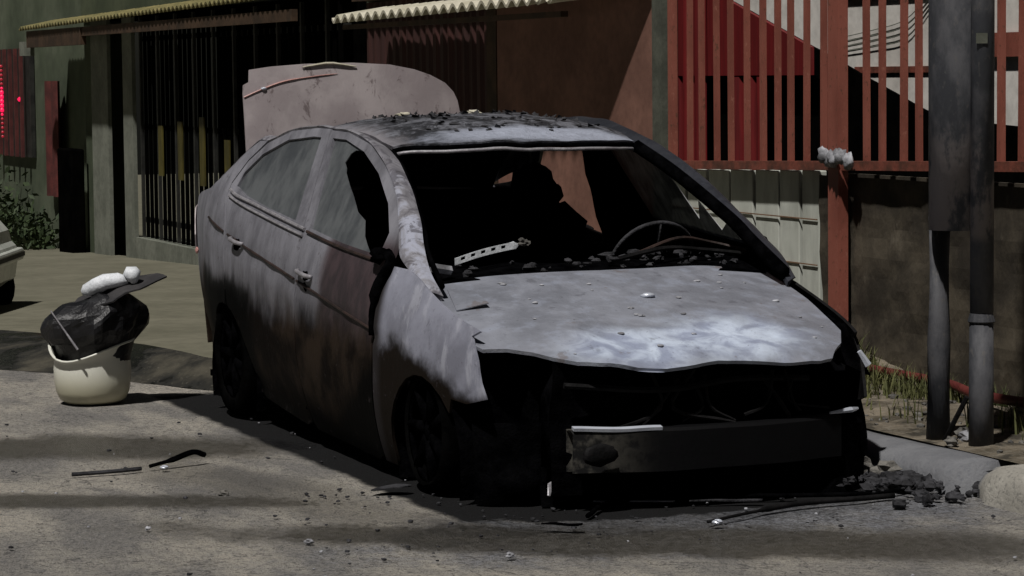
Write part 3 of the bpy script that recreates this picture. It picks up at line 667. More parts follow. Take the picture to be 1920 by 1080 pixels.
    for i in range(len(A2)-1):
        for k in range(nr-1):
            f = (i*nr+k, (i+1)*nr+k, (i+1)*nr+k+1, i*nr+k+1); mb.f.append(f if s > 0 else f[::-1])
    obj('pillar', mb, M['pillar'], car, smooth=True, solid=-.025)
    # B pillar inside
    bp = [Vector((-1.50, s*(Yh(-1.5, .7)-.10), .15)), Vector((-1.50, s*(Yh(-1.5, .9)-.10), .9)), Vector((-1.68, s*(Yh(-1.68, 1.34)-.09), 1.32))]
    obj('centre_pillar', MB().tube(bp, [.06, .055, .045], 8, 1.), M['char'], car)
    if s > 0: obj('pillar_trim', sheet([(-1.66, 1.31), (-1.76, 1.31), (-1.80, 1.22), (-1.90, 1.12), (-1.93, 1.05), (-1.99, .97), (-2.06, .78), (-1.46, .78), (-1.50, 1.0)], S(1, .03), .06, flip=True), M['char'], car, smooth=True, solid=-.02)
    # dark inner door structure
    obj('inner_panel', sheet([(-3.3, .12), (.20, .44), (.20, .60), (-.3, .78), (-1.5, .88), (-2.6, .99), (-3.3, .95)] if s < 0 else [(-3.3, .12), (.20, .44), (.20, .60), (-.3, .74), (-1.5, .74), (-2.6, .74), (-3.3, .90)], S(s, .05), .12, flip=fl), M['char'], car, smooth=True, solid=-.01)
    obj('sill', MB().tube([Vector(S(s, .06)(x, .085+(x+.4)*(-.02))) for x in rng(-2.25, -.36, 6)], .055, 8), M['char2'] if s > 0 else M['char'], car)
# wheel housings (dark arches)
for s in (-1, 1):
    for (cx, cz, r) in (FA, RA):
        mb = MB(); mb.grid(lambda a, y: (cx+(r+.012)*math.cos(a), y, cz+(r+.012)*math.sin(a)), rng(-.3, PI+.3, 18), [s*.55, s*.85]); mb.grid(lambda a, k: (cx+k*(r+.012)*math.cos(a), s*.55, cz+k*(r+.012)*math.sin(a)), rng(-.3, PI+.3, 18), [0, 1])
        obj('wheel_arch', mb, M['char'], car, smooth=True)
# wheels: collapsed tyres on bare rims
def wheel(cx, cy, cz, rt, s):
    mb = MB(); n = 36; prof = [(.195, -.095), (.205, -.105), (rt-.03, -.105), (rt, -.08), (rt+.004, 0), (rt, .08), (rt-.03, .105), (.205, .105), (.195, .095)]
    o = len(mb.v)
    for r, y in prof:
        for k in range(n):
            a = 2*PI*k/n; rr = r*(1+.03*noise.noise(Vector((math.cos(a)*2, math.sin(a)*2, cx)))); z = cz+rr*math.sin(a); fl_ = max(0, .012-z); mb.v.append(Vector((cx+rr*math.cos(a), cy+y*(1+fl_*3), max(.004, z))))
    for i in range(len(prof)-1):
        for k in range(n): mb.f.append((o+i*n+k, o+i*n+(k+1) % n, o+(i+1)*n+(k+1) % n, o+(i+1)*n+k))
    wh = obj('wheel', mb, M['tyre'], car, smooth=True)
    mb = MB(); f = cy+s*.07
    for k in range(7):
        a = 2*PI*k/7+.3; a2 = a+.12
        p0 = Vector((cx+.04*math.cos(a), f, cz+.04*math.sin(a))); p1 = Vector((cx+.19*math.cos(a2), f+s*.012, cz+.19*math.sin(a2))); mb.tube([p0, p1], [.028, .020], 6)
    ring = [Vector((cx+.192*math.cos(2*PI*k/28), f+s*.01, cz+.192*math.sin(2*PI*k/28))) for k in range(29)]
    mb.tube(ring, .012, 6); mb.blob((cx, f, cz), .05, (1, .5, 1), 0); mb.tube([(cx, f-s*.05, cz), (cx, f-s*.06, cz)], .19, 24)
    obj('rim', mb, M['char'], wh, smooth=True)
for s in (-1, 1):
    wheel(.03, s*.765, .235, .238, s); wheel(-2.62, s*.765, .285, .290, s)

# hood
def hz(x, y):
    t = x+.3; z = .802-.18*t-.05*t*abs(t)-.055*(abs(y)/.8)**2.4
    z += .010*math.exp(-((abs(y)-.42)/.10)**2)*min(1, max(0, (x+.2)*2))
    fr = max(0, (x-.35)/.45); z += fr*(.012*noise.noise(Vector((x*5, y*3, 1)))+.005*noise.noise(Vector((x*9, y*8, 4))))
    z += .005*noise.noise(Vector((x*3, y*3, 2))) - .02*max(0, (x-.74)/.1)**2
    return z
hood = [(-.31, -.685), (-.12, -.745), (.03, -.785), (.25, -.80), (.40, -.805), (.462, -.79), (.505, -.71), (.58, -.64), (.66, -.59), (.735, -.53), (.785, -.46), (.82, -.33), (.825, -.22), (.815, -.10), (.80, -.0), (.815, .1), (.83, .25), (.835, .40), (.815, .46), (.76, .50), (.66, .58), (.51, .66), (.29, .70), (.10, .735), (-.1, .76), (-.36, .785), (-.34, .5), (-.29, .2), (-.27, 0), (-.29, -.3)]
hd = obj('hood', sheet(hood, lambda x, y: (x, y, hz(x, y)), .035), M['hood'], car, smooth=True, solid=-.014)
obj('hood_badge', MB().blob((.12, .03, hz(.12, .03)+.006), .022, (1, 1.3, .5), .3), M['steel'], hd, smooth=True)
mb = MB()
for k in range(26):
    x, y = random.uniform(-.2, .7), random.uniform(-.6, .6); mb.blob((x, y, hz(x, y)+.002), random.uniform(.004, .011), (1.4, 1.4, .5), .6, k, 4, 6)
obj('paint_flake', mb, M['flake'], hd, kind='stuff')
# bent flap on the hood's near rear corner
mb = MB().add([(-.20, -.68, hz(-.2, -.7)+.012), (.06, -.74, hz(.06, -.74)+.006), (.09, -.62, hz(.09, -.62)+.022), (-.12, -.60, hz(-.12, -.6)+.010), (-.02, -.67, hz(-.02, -.67)+.022)], [(0, 1, 4), (1, 2, 4), (2, 3, 4), (3, 0, 4)])
obj('hood_flap', mb, M['hood'], hd, solid=-.004)
# cowl and dashboard
mb = MB().grid(lambda y, t: (-.30-.42*t+.10*(1-(y/.8)**2)*(1-t)-.02, y, .775+.035*math.sin(t*2.6)+.02*noise.noise(Vector((y*6, t*4, 0)))), rng(-.74, .76, 50), rng(0, 1, 10))
obj('dashboard', mb, M['char'], car, smooth=True, solid=-.03)
mb = MB()
for k in range(70):
    y = random.uniform(-.05, .72) if k < 55 else random.uniform(-.7, .7); x = random.uniform(-.62, -.34)
    mb.blob((x, y, .80+random.uniform(-.005, .02)+(.03 if y > .05 and k % 3 == 0 else 0)), random.uniform(.006, .020), (random.uniform(.6, 1.8), random.uniform(.6, 1.8), .8), .8, k, 4, 6)
obj('dashboard_debris', mb, M['char_rub'], car, kind='stuff')
obj('wiper', MB().tube(spl([(-.36, .10, .83), (-.42, .35, .865), (-.46, .55, .85), (-.44, .72, .83)], 5), .011, 6), M['char2'], car)
obj('wiper', MB().tube(spl([(-.40, .22, .85), (-.50, .45, .90), (-.55, .62, .875), (-.5, .76, .84)], 5), .008, 6), M['crease'], car)
obj('cowl_bracket', MB().tube([(-.30, -.70, .83), (-.33, -.62, .815)], .02, 6), M['flake'], car)
# steering wheel
c0 = Vector((-.70, .42, .80)); ax = Vector((-.86, 0, .50)).normalized(); e1 = Vector((0, 1, 0)); e2 = ax.cross(e1).normalized()
ring = [c0+(e1*math.cos(2*PI*k/36)+e2*math.sin(2*PI*k/36))*.185 for k in range(37)]
sw = MB().tube(ring, .009, 7); 
for a in (.1, PI-.1, -PI/2): sw.tube([c0-ax*.03, c0+(e1*math.cos(a)+e2*math.sin(a))*.183], .008, 6)
sw.tube([c0-ax*.03, c0-ax*.4], .02, 8); obj('steering_wheel', sw, M['char_rub'], car, smooth=True)
# white perforated bracket lying on the dashboard
mb = MB(); d = Vector((-.03, 1, .22)).normalized(); p0 = Vector((-.50, -.535, .822))
mb2 = MB()
R3 = Matrix((( -.93, -.03, .05), (.0, .97, -.2), (.05, .2, .97)))
def strip(u, v): return p0+d*u+Vector((-.02*v, 0, 1))*(.028*v)+Vector((0, 0, .006*math.sin(u*12)))
hl = [[(x+dx*.010, .60+dy*.22) for dx, dy in ((-1, -1), (1, -1), (1, 1), (-1, 1))] for x in (.035, .08, .125, .17, .215)]
mb = sheet([(0, 0), (.27, 0), (.285, .5), (.26, 1), (.0, 1)], strip, .03, hl)
obj('perforated_bracket', mb, M['white'], car, solid=.006)
obj('bracket_clip', MB().blob(p0+d*.31+Vector((0, 0, .014)), .018, (1, 1.2, .8), .8, 3), M['rubble'], car)
# roof
roofp = [(-1.17, -.555), (-1.10, -.40), (-1.06, -.2), (-1.045, 0), (-1.06, .2), (-1.10, .40), (-1.17, .555), (-1.5, .578), (-1.9, .58), (-2.2, .585), (-2.5, .58), (-2.55, .3), (-2.57, 0), (-2.55, -.3), (-2.5, -.58), (-2.2, -.585), (-1.9, -.58), (-1.5, -.578)]
rf = obj('roof', sheet(roofp, lambda x, y: (x, y, rz_(x, y)), .035), M['roof'], car, smooth=True, solid=-.02)
mb = MB()
for k in range(170):
    x, y = random.uniform(-2.3, -1.2), random.uniform(-.42, .5); z = rz_(x, y); a = random.uniform(0, 6.28); s_ = random.uniform(.006, .020); u_ = Vector((math.cos(a), math.sin(a), 0))*s_; v_ = Vector((-math.sin(a), math.cos(a), 0))*s_*.6
    p = Vector((x, y, z+.003)); mb.add([p-u_-v_, p+u_-v_*.7, p+u_*.8+v_+Vector((0, 0, random.uniform(.004, .016))), p-u_*.6+v_+Vector((0, 0, random.uniform(0, .01)))], [(0, 1, 2, 3)])
obj('paint_flake', mb, M['char_rub'], rf, kind='stuff')
for y, x in ((-.16, -2.15), (.12, -2.0)): obj('pale_flake', MB().blob((x, y, rz_(x, y)+.006), .022, (1, 1.8, .5), .8, 5), M['asbestos'], rf)
hp = [Vector((x+.008, y, rz_(x, y)-.012)) for x, y in spl([Vector((a, b, 0)) for a, b in [(-1.17, -.56), (-1.10, -.40), (-1.06, -.2), (-1.045, 0), (-1.06, .2), (-1.10, .40), (-1.17, .56)]], 4) and [(p.x, p.y) for p in spl([Vector((a, b, 0)) for a, b in [(-1.17, -.56), (-1.10, -.40), (-1.06, -.2), (-1.045, 0), (-1.06, .2), (-1.10, .40), (-1.17, .56)]], 4)]]
obj('windscreen_header', MB().tube([p+Vector((.004, 0, -.004)) for p in hp], .010, 6), M['char'], car, smooth=True)
obj('header_trim', MB().tube([p+Vector((.006, 0, -.022)) for p in hp], .009, 6), M['trim'], car, smooth=True)
# windscreen seal along the near and far pillars
for s in (-1, 1):
    sp = spl([(-.10, s*.735, .77), (-.34, s*.706, .89), (-.47, s*.674, .975), (-.85, s*.602, 1.155), (-1.15, s*.56, 1.262)], 5)
    obj('windscreen_seal', MB().tube(sp, .012 if s < 0 else .030, 8, .8), M['char'], car, smooth=True)
# headliner
obj('headliner', sheet([(-1.2, -.5), (-1.1, 0), (-1.2, .5), (-2.45, .52), (-2.5, 0), (-2.45, -.52)], lambda x, y: (x, y, rz_(x, y)-.035), .15), M['char'], car)
# rear window, black with soot, and rear shelf
mb = MB().grid(lambda y, t: (-2.50-.55*t-.04*(1-(y/.6)**2), y*(1+.12*t), 1.33-.31*t+.03*math.sin(t*PI)), rng(-.56, .56, 9), rng(0, 1, 6)); obj('rear_window', mb, M['blackglass'], car, smooth=True, solid=-.004)
obj('rear_shelf', MB().box(-3.1, -2.3, -.66, .66, 1.0, 1.02), M['char'], car)
obj('rear_seat', MB().box(-2.45, -2.30, -.62, .62, .25, 1.0).box(-2.3, -1.85, -.62, .62, .25, .48).warp(.02, 4), M['seat'], car)
obj('floor_pan', MB().box(-3.5, -.3, -.72, .72, .10, .13), M['char'], car)
obj('firewall', MB().box(-.42, -.38, -.68, .68, .12, .76), M['char'], car)
# front seats
for y in (-.36, .33):
    mb = MB()
    def sb(a, k):
        # a: height up the backrest, k: around
        w_ = interp(a, [0, .2, .75, .95, 1], [.23, .25, .21, .15, .08]); t_ = .055
        return Vector((-1.52-.20*a+t_*math.sin(k), y-.02+w_*.9*math.cos(k)*(abs(math.cos(k))**-.3 if abs(math.cos(k)) > .01 else 1), .30+.60*a))+noise.noise_vector(Vector((a*4, k, y)))*.018
    mb.grid(sb, rng(0, 1, 12), rng(0, 2*PI, 21)); mb.blob((-1.74, y, .97), .09, (.7, 1, .6), .4, 2)
    st = obj('front_seat', mb, M['seat'], car, smooth=True)
    mb = MB().blob((-1.74, y-.02, 1.075), .108, (.55, 1.05, .98), .35, 4 if y > 0 else 9, 10, 14); mb.blob((-1.72, y+.075, 1.04), .05, (.6, .8, .9), .5, 1)
    obj('headrest', mb, M['seat'], st, smooth=True)
    obj('seat_cushion', MB().box(-1.5, -1.0, y-.24, y+.24, .22, .42).warp(.02, 5), M['seat'], st)
    if y > 0: obj('seat_shoulder', MB().blob((-1.68, y+.03, .87), .17, (.5, 1, .85), .4, 3), M['seat'], st, smooth=True)
# boot: deck sides, tail panel, open lid
mb = MB().grid(lambda x, y: (x, y, 1.045-.05*abs(y)), [-3.10, -3.0, -2.95], rng(-.74, .74, 7)); obj('rear_deck', mb, M['side'], car, solid=-.01)
for s in (-1, 1):
    dk = [(-3.05, .56), (-3.05, .74), (-3.4, .70), (-3.6, .65), (-3.72, .58), (-3.77, .52), (-3.76, .48), (-3.5, .54)]
    mb = sheet(dk, lambda x, y: (x, s*y, 1.05-.025*abs(x+3.05)-.05*y*y-.5*max(0, -x-3.5)**1.6-.35*max(0, y-(.735 if x > -3.3 else .68)+.02)), .05, flip=s < 0); obj('boot_gutter', mb, M['side'], car, smooth=True, solid=-.01)
mb = MB().grid(lambda y, z: (-3.90+.18*abs(y/.72)**2.6+.9*max(0, z-.74)**1.2+.30*max(0, .55-z), y, z), rng(-.68, .68, 20), [.25, .32, .45, .60, .62, .75, .82, .90]); obj('rear_bumper', mb, M['side'], car, smooth=True, solid=-.01)
obj('boot_floor', MB().box(-3.8, -3.0, -.6, .6, .45, .48), M['char'], car)
for s in (-1, 1):
    mb = sheet([(-3.82, .72), (-3.60, .73), (-3.58, .80), (-3.64, .93), (-3.80, .95)], S(s, -.008), .05, flip=s > 0); obj('tail_light', mb, M['trunk'], car, smooth=True, solid=.006)
    c0 = Vector(S(s, -.012)(-3.36, .735)); obj('tail_light_glint', MB().blob(c0, .014, (1, .6, 1.2), .2), M['pinkglint'], car)
# rear corner skin joining quarter and bumper
for s in (-1, 1):
    mb = MB().grid(lambda x, z: S(s, .004)(max(-3.84, x+.30*max(0, .55-z)+.9*max(0, z-.74)), z), rng(-3.84, -3.30, 10), rng(.28, .93, 12)); obj('bumper_corner', mb, M['side'], car, smooth=True, solid=-.01)
# lid, swung up: outer skin faces forward
LX = -3.30
def lid(y, t):     # y across, t metres up the lid
    lean = -.06*t/.6
    return (LX+lean-.05*(abs(y)/.6)**3+.012*math.sin(t*5)+.006*noise.noise(Vector((y*4, t*4, 0))), y, 1.03+t)
lp = [(-.555, .0), (-.562, .47), (-.558, .51), (-.53, .525), (-.525, .585), (-.42, .60), (-.25, .612), (0, .616), (.2, .605), (.33, .58), (.42, .55), (.50, .51), (.545, .465), (.567, .42), (.577, .36), (.58, .0)]
ld = obj('boot_lid', sheet(lp, lid, .04), M['trunk'], car, smooth=True, solid=-.03)
tr = [Vector(lid(y, t))+Vector((.003, 0, 0)) for y, t in [(-.558, .45), (-.46, .492), (-.35, .528), (-.2, .55), (-.08, .562)]]
obj('lid_reflection', MB().tube(spl(tr, 4), [.0045]*10+[.003]*5+[.002, .001], 6), M['pinkglint'], ld)  # red reflection on the lid, built as a thin strip
obj('lid_glint', MB().blob(tr[1]+Vector((.003, 0, 0)), .009, (1, 1.6, .8)), M['steel'], ld)
obj('lid_lip', MB().tube([Vector(lid(y, .612-.02*abs(y+.12)/.14))+Vector((.006, 0, .004)) for y in rng(-.26, .02, 8)], [.003, .006, .007, .008, .008, .007, .006, .003], 6), M['asbestos'], ld)
# front end: everything behind the lost bumper is charred
mb = MB().grid(lambda y, z: (.66+.05*noise.noise(Vector((y*5, z*5, 0)))-.10*max(0, abs(y+.1)-.35), y, z), rng(-.60, .45, 30), rng(.05, .545, 14)); mb.box(.5, .62, -.58, .43, .08, .50)
fe_ = obj('radiator_support', mb, M['char'], car, smooth=True)
mb = MB()
for k in range(9):
    y0 = random.uniform(-.55, .35); pts = spl([(.72, y0, random.uniform(.42, .53)), (.74, y0+random.uniform(-.1, .1), .36), (.735, y0+random.uniform(-.25, .25), random.uniform(.28, .34))], 4); mb.tube(pts, random.uniform(.004, .009), 5)
mb.tube(spl([(.70, -.57, .46), (.74, -.2, .43), (.735, .1, .455), (.70, .42, .44)], 5), .012, 6)
obj('hanging_wires', mb, M['char2'], car)
obj('engine', MB().box(-.1, .45, -.45, .45, .15, .52).warp(.05, 3), M['char'], car)
for s in (-1, 1):
    obj('inner_wing', MB().box(-.38, .48, s*.60-.02, s*.60+.02, .12, .50).warp(.02, 4), M['char'], car)
mb = MB().grid(lambda y, z: (.40+.05*noise.noise(Vector((y*7, z*7, 2)))-.3*max(0, -y-.58), y, z), rng(-.76, -.50, 14), rng(.10, .58, 14)); obj('headlamp_cavity', mb, M['char'], car, smooth=True)
mb = MB().grid(lambda y, z: (.52+.08*noise.noise(Vector((y*6, z*6, 2)))-.9*max(0, -y-.60)**1.1, y, max(0, z+.06*noise.noise(Vector((y*9, 0, 0))))), rng(-.80, -.50, 14), rng(.0, .30, 10)); obj('bumper_scrap', mb, M['char'], car, smooth=True)
# crash beam
def beamf(y, k):
    pr = [(0, 0), (.0, .145), (-.012, .155), (-.06, .157), (-.065, 0)]; a, b = pr[int(k)]
    return Vector((.80-.10*(abs(y)/.6)**2+a, y, .140+b+.012*y*0))+noise.noise_vector(Vector((y*4, k, 0)))*.005
mb = MB().grid(beamf, rng(-.545, .55, 40), range(5)); bmn = obj('crash_beam', mb, M['beam'], car, smooth=False, solid=-.006)
mb = MB().grid(lambda y, k: (.806-.10*(abs(y)/.6)**2-.02*k, y, .292+.006*k+.003*math.sin(y*20)), rng(-.543, -.22, 14), [0, 1]); mb.v = [p+Vector((-.03*max(0, p.y+.42), 0, -.03*max(0, (p.y+.42)))) for p in mb.v]
obj('bright_edge', mb, M['steel'], bmn, solid=.012)
obj('bright_edge', MB().tube([(.72, .50, .305), (.70, .60, .31), (.64, .66, .305)], [.005, .011, .006], 6), M['steel'], bmn)
obj('tow_plate', MB().blob((.795, -.47, .215), .055, (.25, 1.35, .75), .25, 4), M['char2'], bmn, smooth=True)
mb = MB().grid(lambda y, z: (.68-.12*(abs(y-.1)/.65)**2+.06*z+.03*noise.noise(Vector((y*6, z*9, 0))), y, max(.0, z+.02*noise.noise(Vector((y*8, 3, 0))))), rng(-.60, .70, 40), rng(-.01, .15, 7)); obj('melted_bumper', mb, M['char'], car, smooth=True, solid=-.02)
mb = MB().grid(lambda y, z: (.70-.5*max(0, y-.55)+.02*noise.noise(Vector((y*6, z*9, 0))), y, z), rng(.40, .70, 10), rng(.0, .25, 7)); obj('bumper_scrap', mb, M['char'], car, smooth=True)
obj('bright_scrap', MB().tube([(.62, -.60, .05), (.60, -.585, .085), (.60, -.555, .10), (.60, -.53, .085)], [.006, .012, .012, .006], 6), M['trim'], car)
# far headlamp hanging off
mb = MB().hexa([(.44, .70, .46), (.44, .83, .40), (.38, .84, .40), (.38, .71, .46), (.36, .70, .60), (.36, .76, .60), (.30, .77, .60), (.30, .71, .60)]); hl_ = obj('headlamp', mb, M['char'], car)
obj('headlamp_lens', MB().tube([(.445, .775, .50), (.45, .81, .445)], [.010, .016], 6), M['steel'], hl_)
# burnt mirror stump and sagging seal on the near door
for s in (-1, 1):
    c0 = Vector(S(s, -.02)(-.55, .87)); mr = obj('mirror_stump', MB().blob(c0, .05, (1.2, .9, .6), .7, 4), M['char'], car, smooth=True)
    pts = [Vector(S(s, -.012)(x, z)) for x, z in ((-.50, .88), (-.42, .84), (-.455, .76), (-.47, .66), (-.47, .56))]
    obj('door_seal', MB().tube(spl(pts, 4), [.022]*5+[.026]*6+[.012]*6, 7), M['char'], mr, smooth=True)

# ------------------------------------------------------------------ bin, bag, board, bottle
BX, BY = -3.46, -1.325
bn = thing('cut_plastic_drum', 'squat cream plastic drum used as a rubbish bin, left of the burnt car', 'bin', (BX, BY, 0), VIEW)
prof = [(.0, .012), (.13, .004), (.160, .02), (.178, .06), (.186, .11), (.188, .17), (.184, .22), (.186, .26), (.196, .30), (.205, .33)]
Mx = Matrix.Translation((BX, BY, 0)) @ Matrix.Rotation(VIEW, 4, 'Z')
def cutrim(p, a):
    if p.z > .2:
        ca = math.cos(a+PI/2)    # front is local -y
        top = .315-.10*max(0, math.cos(a+PI*.62))**2+.01*math.sin(a*3); p = Vector((p.x, p.y, .2+(p.z-.2)*(top-.2)/.13))
    return Mx @ p
obj('shell', MB().lathe(prof, 40, cutrim), M['bin'], bn, smooth=True, solid=-.006)
rim = [Mx @ Vector((0, 0, 0)) for _ in ()]
for k in range(41):
    a = 2*PI*k/40; rim.append(cutrim(Vector((.207*math.cos(a), .207*math.sin(a), .33)), a))
obj('rim', MB().tube(rim, .006, 6), M['bin'], bn, smooth=True)
bgm = MB()
n1, n2 = 16, 40
for i in range(n1+1):
    t = i/n1
    for k in range(n2):
        a = 2*PI*k/n2; c_, s_ = math.cos(a), math.sin(a)
        z = interp(t, [0, .25, .5, .8, 1], [.16, .30, .40, .50, .53]); r = interp(t, [0, .12, .25, .35, .65, .85, 1], [.172, .176, .196, .225, .21, .15, .0])
        z2 = z+.03*c_*(1 if t > .3 else 0)
        d = noise.noise(Vector((c_*1.9, s_*1.9, z*6)))*.055+abs(noise.noise(Vector((c_*4, s_*4, z*9))))*.035
        rr = max(0, r+(d if .25 < t else 0)*(r/.2)); bgm.v.append(Mx @ Vector((rr*c_+.01, rr*s_, z2+(.015*noise.noise(Vector((c_*3, s_*3, 9)))))))
for i in range(n1):
    for k in range(n2): bgm.f.append((i*n2+k, i*n2+(k+1) % n2, (i+1)*n2+(k+1) % n2, (i+1)*n2+k))
obj('bin_bag', bgm, M['bag'], None, smooth=False, label='black bin bag bulging out of the cream plastic drum', category='bag')
mb = MB(); cc = Mx @ Vector((.09, -.03, .535)); Rb = Matrix.Rotation(VIEW, 3, 'Z') @ Matrix.Rotation(math.radians(-14), 3, 'Y') @ Matrix.Rotation(math.radians(13), 3, 'X')
mb = sheet([(-.17, -.14), (.04, -.19), (.17, -.10), (.29, .05), (.24, .12), (-.06, .15), (-.16, .08)], lambda a, b: cc+Rb @ Vector((a, b, .012*math.sin(a*14)+.01*noise.noise(Vector((a*9, b*9, 0))))), .04)
obj('scorched_board', mb, M['card'], None, solid=.008, label='dark crooked board lying on the black bin bag', category='board')
bt = MB(); bo = cc+Rb @ Vector((-.10, .0, .04)); bd_ = Rb @ Vector((1, .05, .02))
bt.tube([bo-bd_*.025, bo, bo+bd_*.05+Vector((0, 0, .01)), bo+bd_*.10+Vector((0, 0, .015)), bo+bd_*.17+Vector((0, 0, .008)), bo+bd_*.205], [.012, .026, .038, .042, .030, .02], 12).warp(.012, 18)
bt.tube([bo+bd_*.207+Vector((0, 0, .004)), bo+bd_*.222+Vector((0, 0, .012)), bo+bd_*.255+Vector((0, 0, .008)), bo+bd_*.27], [.030, .048, .040, .022], 12)
obj('crumpled_bottle', bt, M['white'], None, smooth=True, label='crumpled white plastic bottle on the dark board over the bin', category='bottle')
stick = MB().tube([Mx @ Vector((-.16, -.225, .47)), Mx @ Vector((-.03, -.255, .285))], [.0035, .006], 6)
obj('thin_rod', stick, M['trim'], None, label='thin pale rod leaning against the black bin bag', category='rod')

# ------------------------------------------------------------------ twin post at the right
tp_ = thing('utility_pole', 'dark steel utility pole on two thin legs beside the kerb at the far right', 'pole', (.43, 1.24, .1))
obj('leg', MB().tube([(.30, 1.21, .05), (.297, 1.215, .5), (.302, 1.215, 1.0)], [.052, .047, .045], 16), M['pole'], tp_, smooth=True)
obj('leg', MB().tube([(.56, 1.25, .05), (.56, 1.25, .60)], [.050, .047], 16), M['pole'], tp_, smooth=True)
obj('leg_collar', MB().tube([(.56, 1.25, .60), (.56, 1.25, .605), (.56, 1.25, .64)], [.05, .054, .044], 16), M['pole'], tp_, smooth=False)
obj('riser_pipe', MB().tube([(.562, 1.25, .64), (.567, 1.25, 3.2)], [.046, .046], 16), M['pole'], tp_, smooth=True)
obj('sleeve', MB().tube([(.415, 1.24, .955), (.41, 1.24, 1.6), (.405, 1.24, 3.2)], [.122, .121, .119], 32), M['pole'], tp_, smooth=True)
Rt = Matrix.Rotation(VIEW, 3, 'Z')
obj('tag_plate', MB().box(-.022, .022, -.006, 0, -.02, .02, R=Rt, T=(.603, 1.222, 1.70)), M['postgrey'], tp_)
obj('brace', MB().tube([(.36, 1.2, .11), (.47, 1.24, .30)], .010, 6), M['char2'], tp_)

# ------------------------------------------------------------------ parked pale car at the left edge: only its nose shows
pc = thing('parked_car', 'pale parked car whose nose just enters at the left edge', 'car', (-9.74, -1.63, gz(-9.9)), VIEW)
Mp = Matrix.Translation((-9.74, -1.63, gz(-9.9)+.07)) @ Matrix.Rotation(VIEW, 4, 'Z')
pr = [(.98, .16), (1.09, .24), (1.12, .42), (1.10, .47), (1.07, .50), (1.05, .58), (.98, .66), (.85, .70), (.2, .80), (.05, .84), (-.55, 1.28), (-1.9, 1.32), (-2.5, .98), (-3.0, .92), (-3.05, .25)]
mb = MB()
for y, k in ((-.78, .94), (-.72, 1), (.72, 1), (.78, .94)):
    for x, z in pr: mb.v.append(Mp @ Vector((x*(.985 if k < 1 else 1), y*(1 if z < .85 else .82), .22+(z-.22)*(k if z > .25 else 1))))
nn = len(pr)
for j in range(3):
    for i in range(nn-1): mb.f.append((j*nn+i, j*nn+i+1, (j+1)*nn+i+1, (j+1)*nn+i))
mb.f.append(tuple(range(nn))); mb.f.append(tuple(range(3*nn, 4*nn))[::-1])
obj('body', mb, M['carwhite'], pc)
obj('bumper', MB().box(.9, 1.15, -.80, .80, .34, .46).warp(.0, 1) if False else (lambda b_: (setattr(b_, 'v', [Mp @ p for p in b_.v]), b_)[1])(MB().box(.6, 1.145, -.80, .80, .36, .45)), M['carwhite'], pc, bevel=.02)
def loc(b_): b_.v = [Mp @ p for p in b_.v]; return b_
obj('headlight', loc(MB().hexa([(.80, -.795, .51), (1.07, -.795, .51), (1.07, -.5, .51), (.80, -.5, .51), (.86, -.79, .63), (1.03, -.79, .60), (1.03, -.5, .60), (.86, -.5, .63)])), M['glass2'], pc)
obj('bumper_strip', loc(MB().box(.62, 1.15, -.806, .806, .39, .42)), M['iron'], pc)
for x in (.82, -2.2):
    for y in (-.7, .7):
        wm = MB().tube([(x, y-.12, .16), (x, y+.12, .16)], .25, 24, up=Vector((0, 0, 1))); obj('wheel', loc(wm), M['tyre'], pc)

# ------------------------------------------------------------------ debris
mb = MB()
for k in range(330):
    if k < 200: x, y = random.uniform(-.2, 1.5), random.uniform(-1.6, 1.0)
    else: x, y = random.uniform(-3.5, 3.5), random.uniform(-3.2, .7)
    if y > .9: continue
    mb.blob((x, y, .004), random.choice((.003, .004, .005, .008)), (1.6, 1.3, .6), .7, k, 3, 5)
obj('grit', mb, M['char_rub'], None, kind='stuff', label='dark charred grit scattered on the road round the car', category='debris')
mb = MB()
for k in range(70):
    x, y = random.uniform(-2.5, 3), random.uniform(-3.2, .6); mb.blob((x, y, .004), random.choice((.003, .004, .006)), (1.5, 1.2, .6), .7, k, 3, 5)
obj('grit', mb, M['flake'], None, kind='stuff', label='pale ash chips scattered on the road before the car', category='debris')
mb = MB()
for k in range(170):
    a = random.gauss(0, 1); x = .72+random.gauss(0, .16); y = .80+random.gauss(0, .12)
    if y > 1.05: y = .9
    mb.blob((x, y, .01+.03*math.exp(-((x-.7)/.2)**2)), random.choice((.006, .010, .014, .024)), (1.3, 1.2, .8), .8, k, 4, 6)
obj('rubble', mb, M['char_rub'], None, kind='stuff', label='heap of charred rubble between front bumper and kerb', category='rubble')
for i, (x, y, r, lb) in enumerate(((.40, .95, .05, 'pale broken stone on the charred rubble by the kerb'), (.22, .93, .045, 'grey broken stone between car corner and charred rubble'))):
    obj('stone', MB().blob((x+.2, y-.14, .05), r, (1, 1.1, .8), .8, i), M['rubble'], None, label=lb, category='stone')
pts = spl([(.86, -.55, .008), (.66, -.35, .02), (.72, .05, .02), (.80, .35, .015), (.86, .62, .015), (.80, .80, .02), (.66, .93, .04), (.60, .98, .08)], 6)
obj('fallen_trim', MB().tube(pts, .009, 6), M['char'], None, smooth=True, label='long black strip of fallen trim curving before the car to the kerb', category='trim strip')
pts = spl([(1.16, -.22, .008), (1.06, .0, .012), (.95, .25, .012), (.93, .50, .010), (.92, .66, .01)], 6)
obj('fallen_trim', MB().tube(pts, [.006]*8+[.011]*17, 6), M['char2'], None, smooth=True, label='thin warped strip with a bright end lying furthest before the car', category='trim strip')
obj('bright_chip', MB().blob((1.20, -.20, .012), .015, (1, 1.2, .7), .4), M['steel'], None, label='small bright metal chip at the end of the warped strip', category='chip')
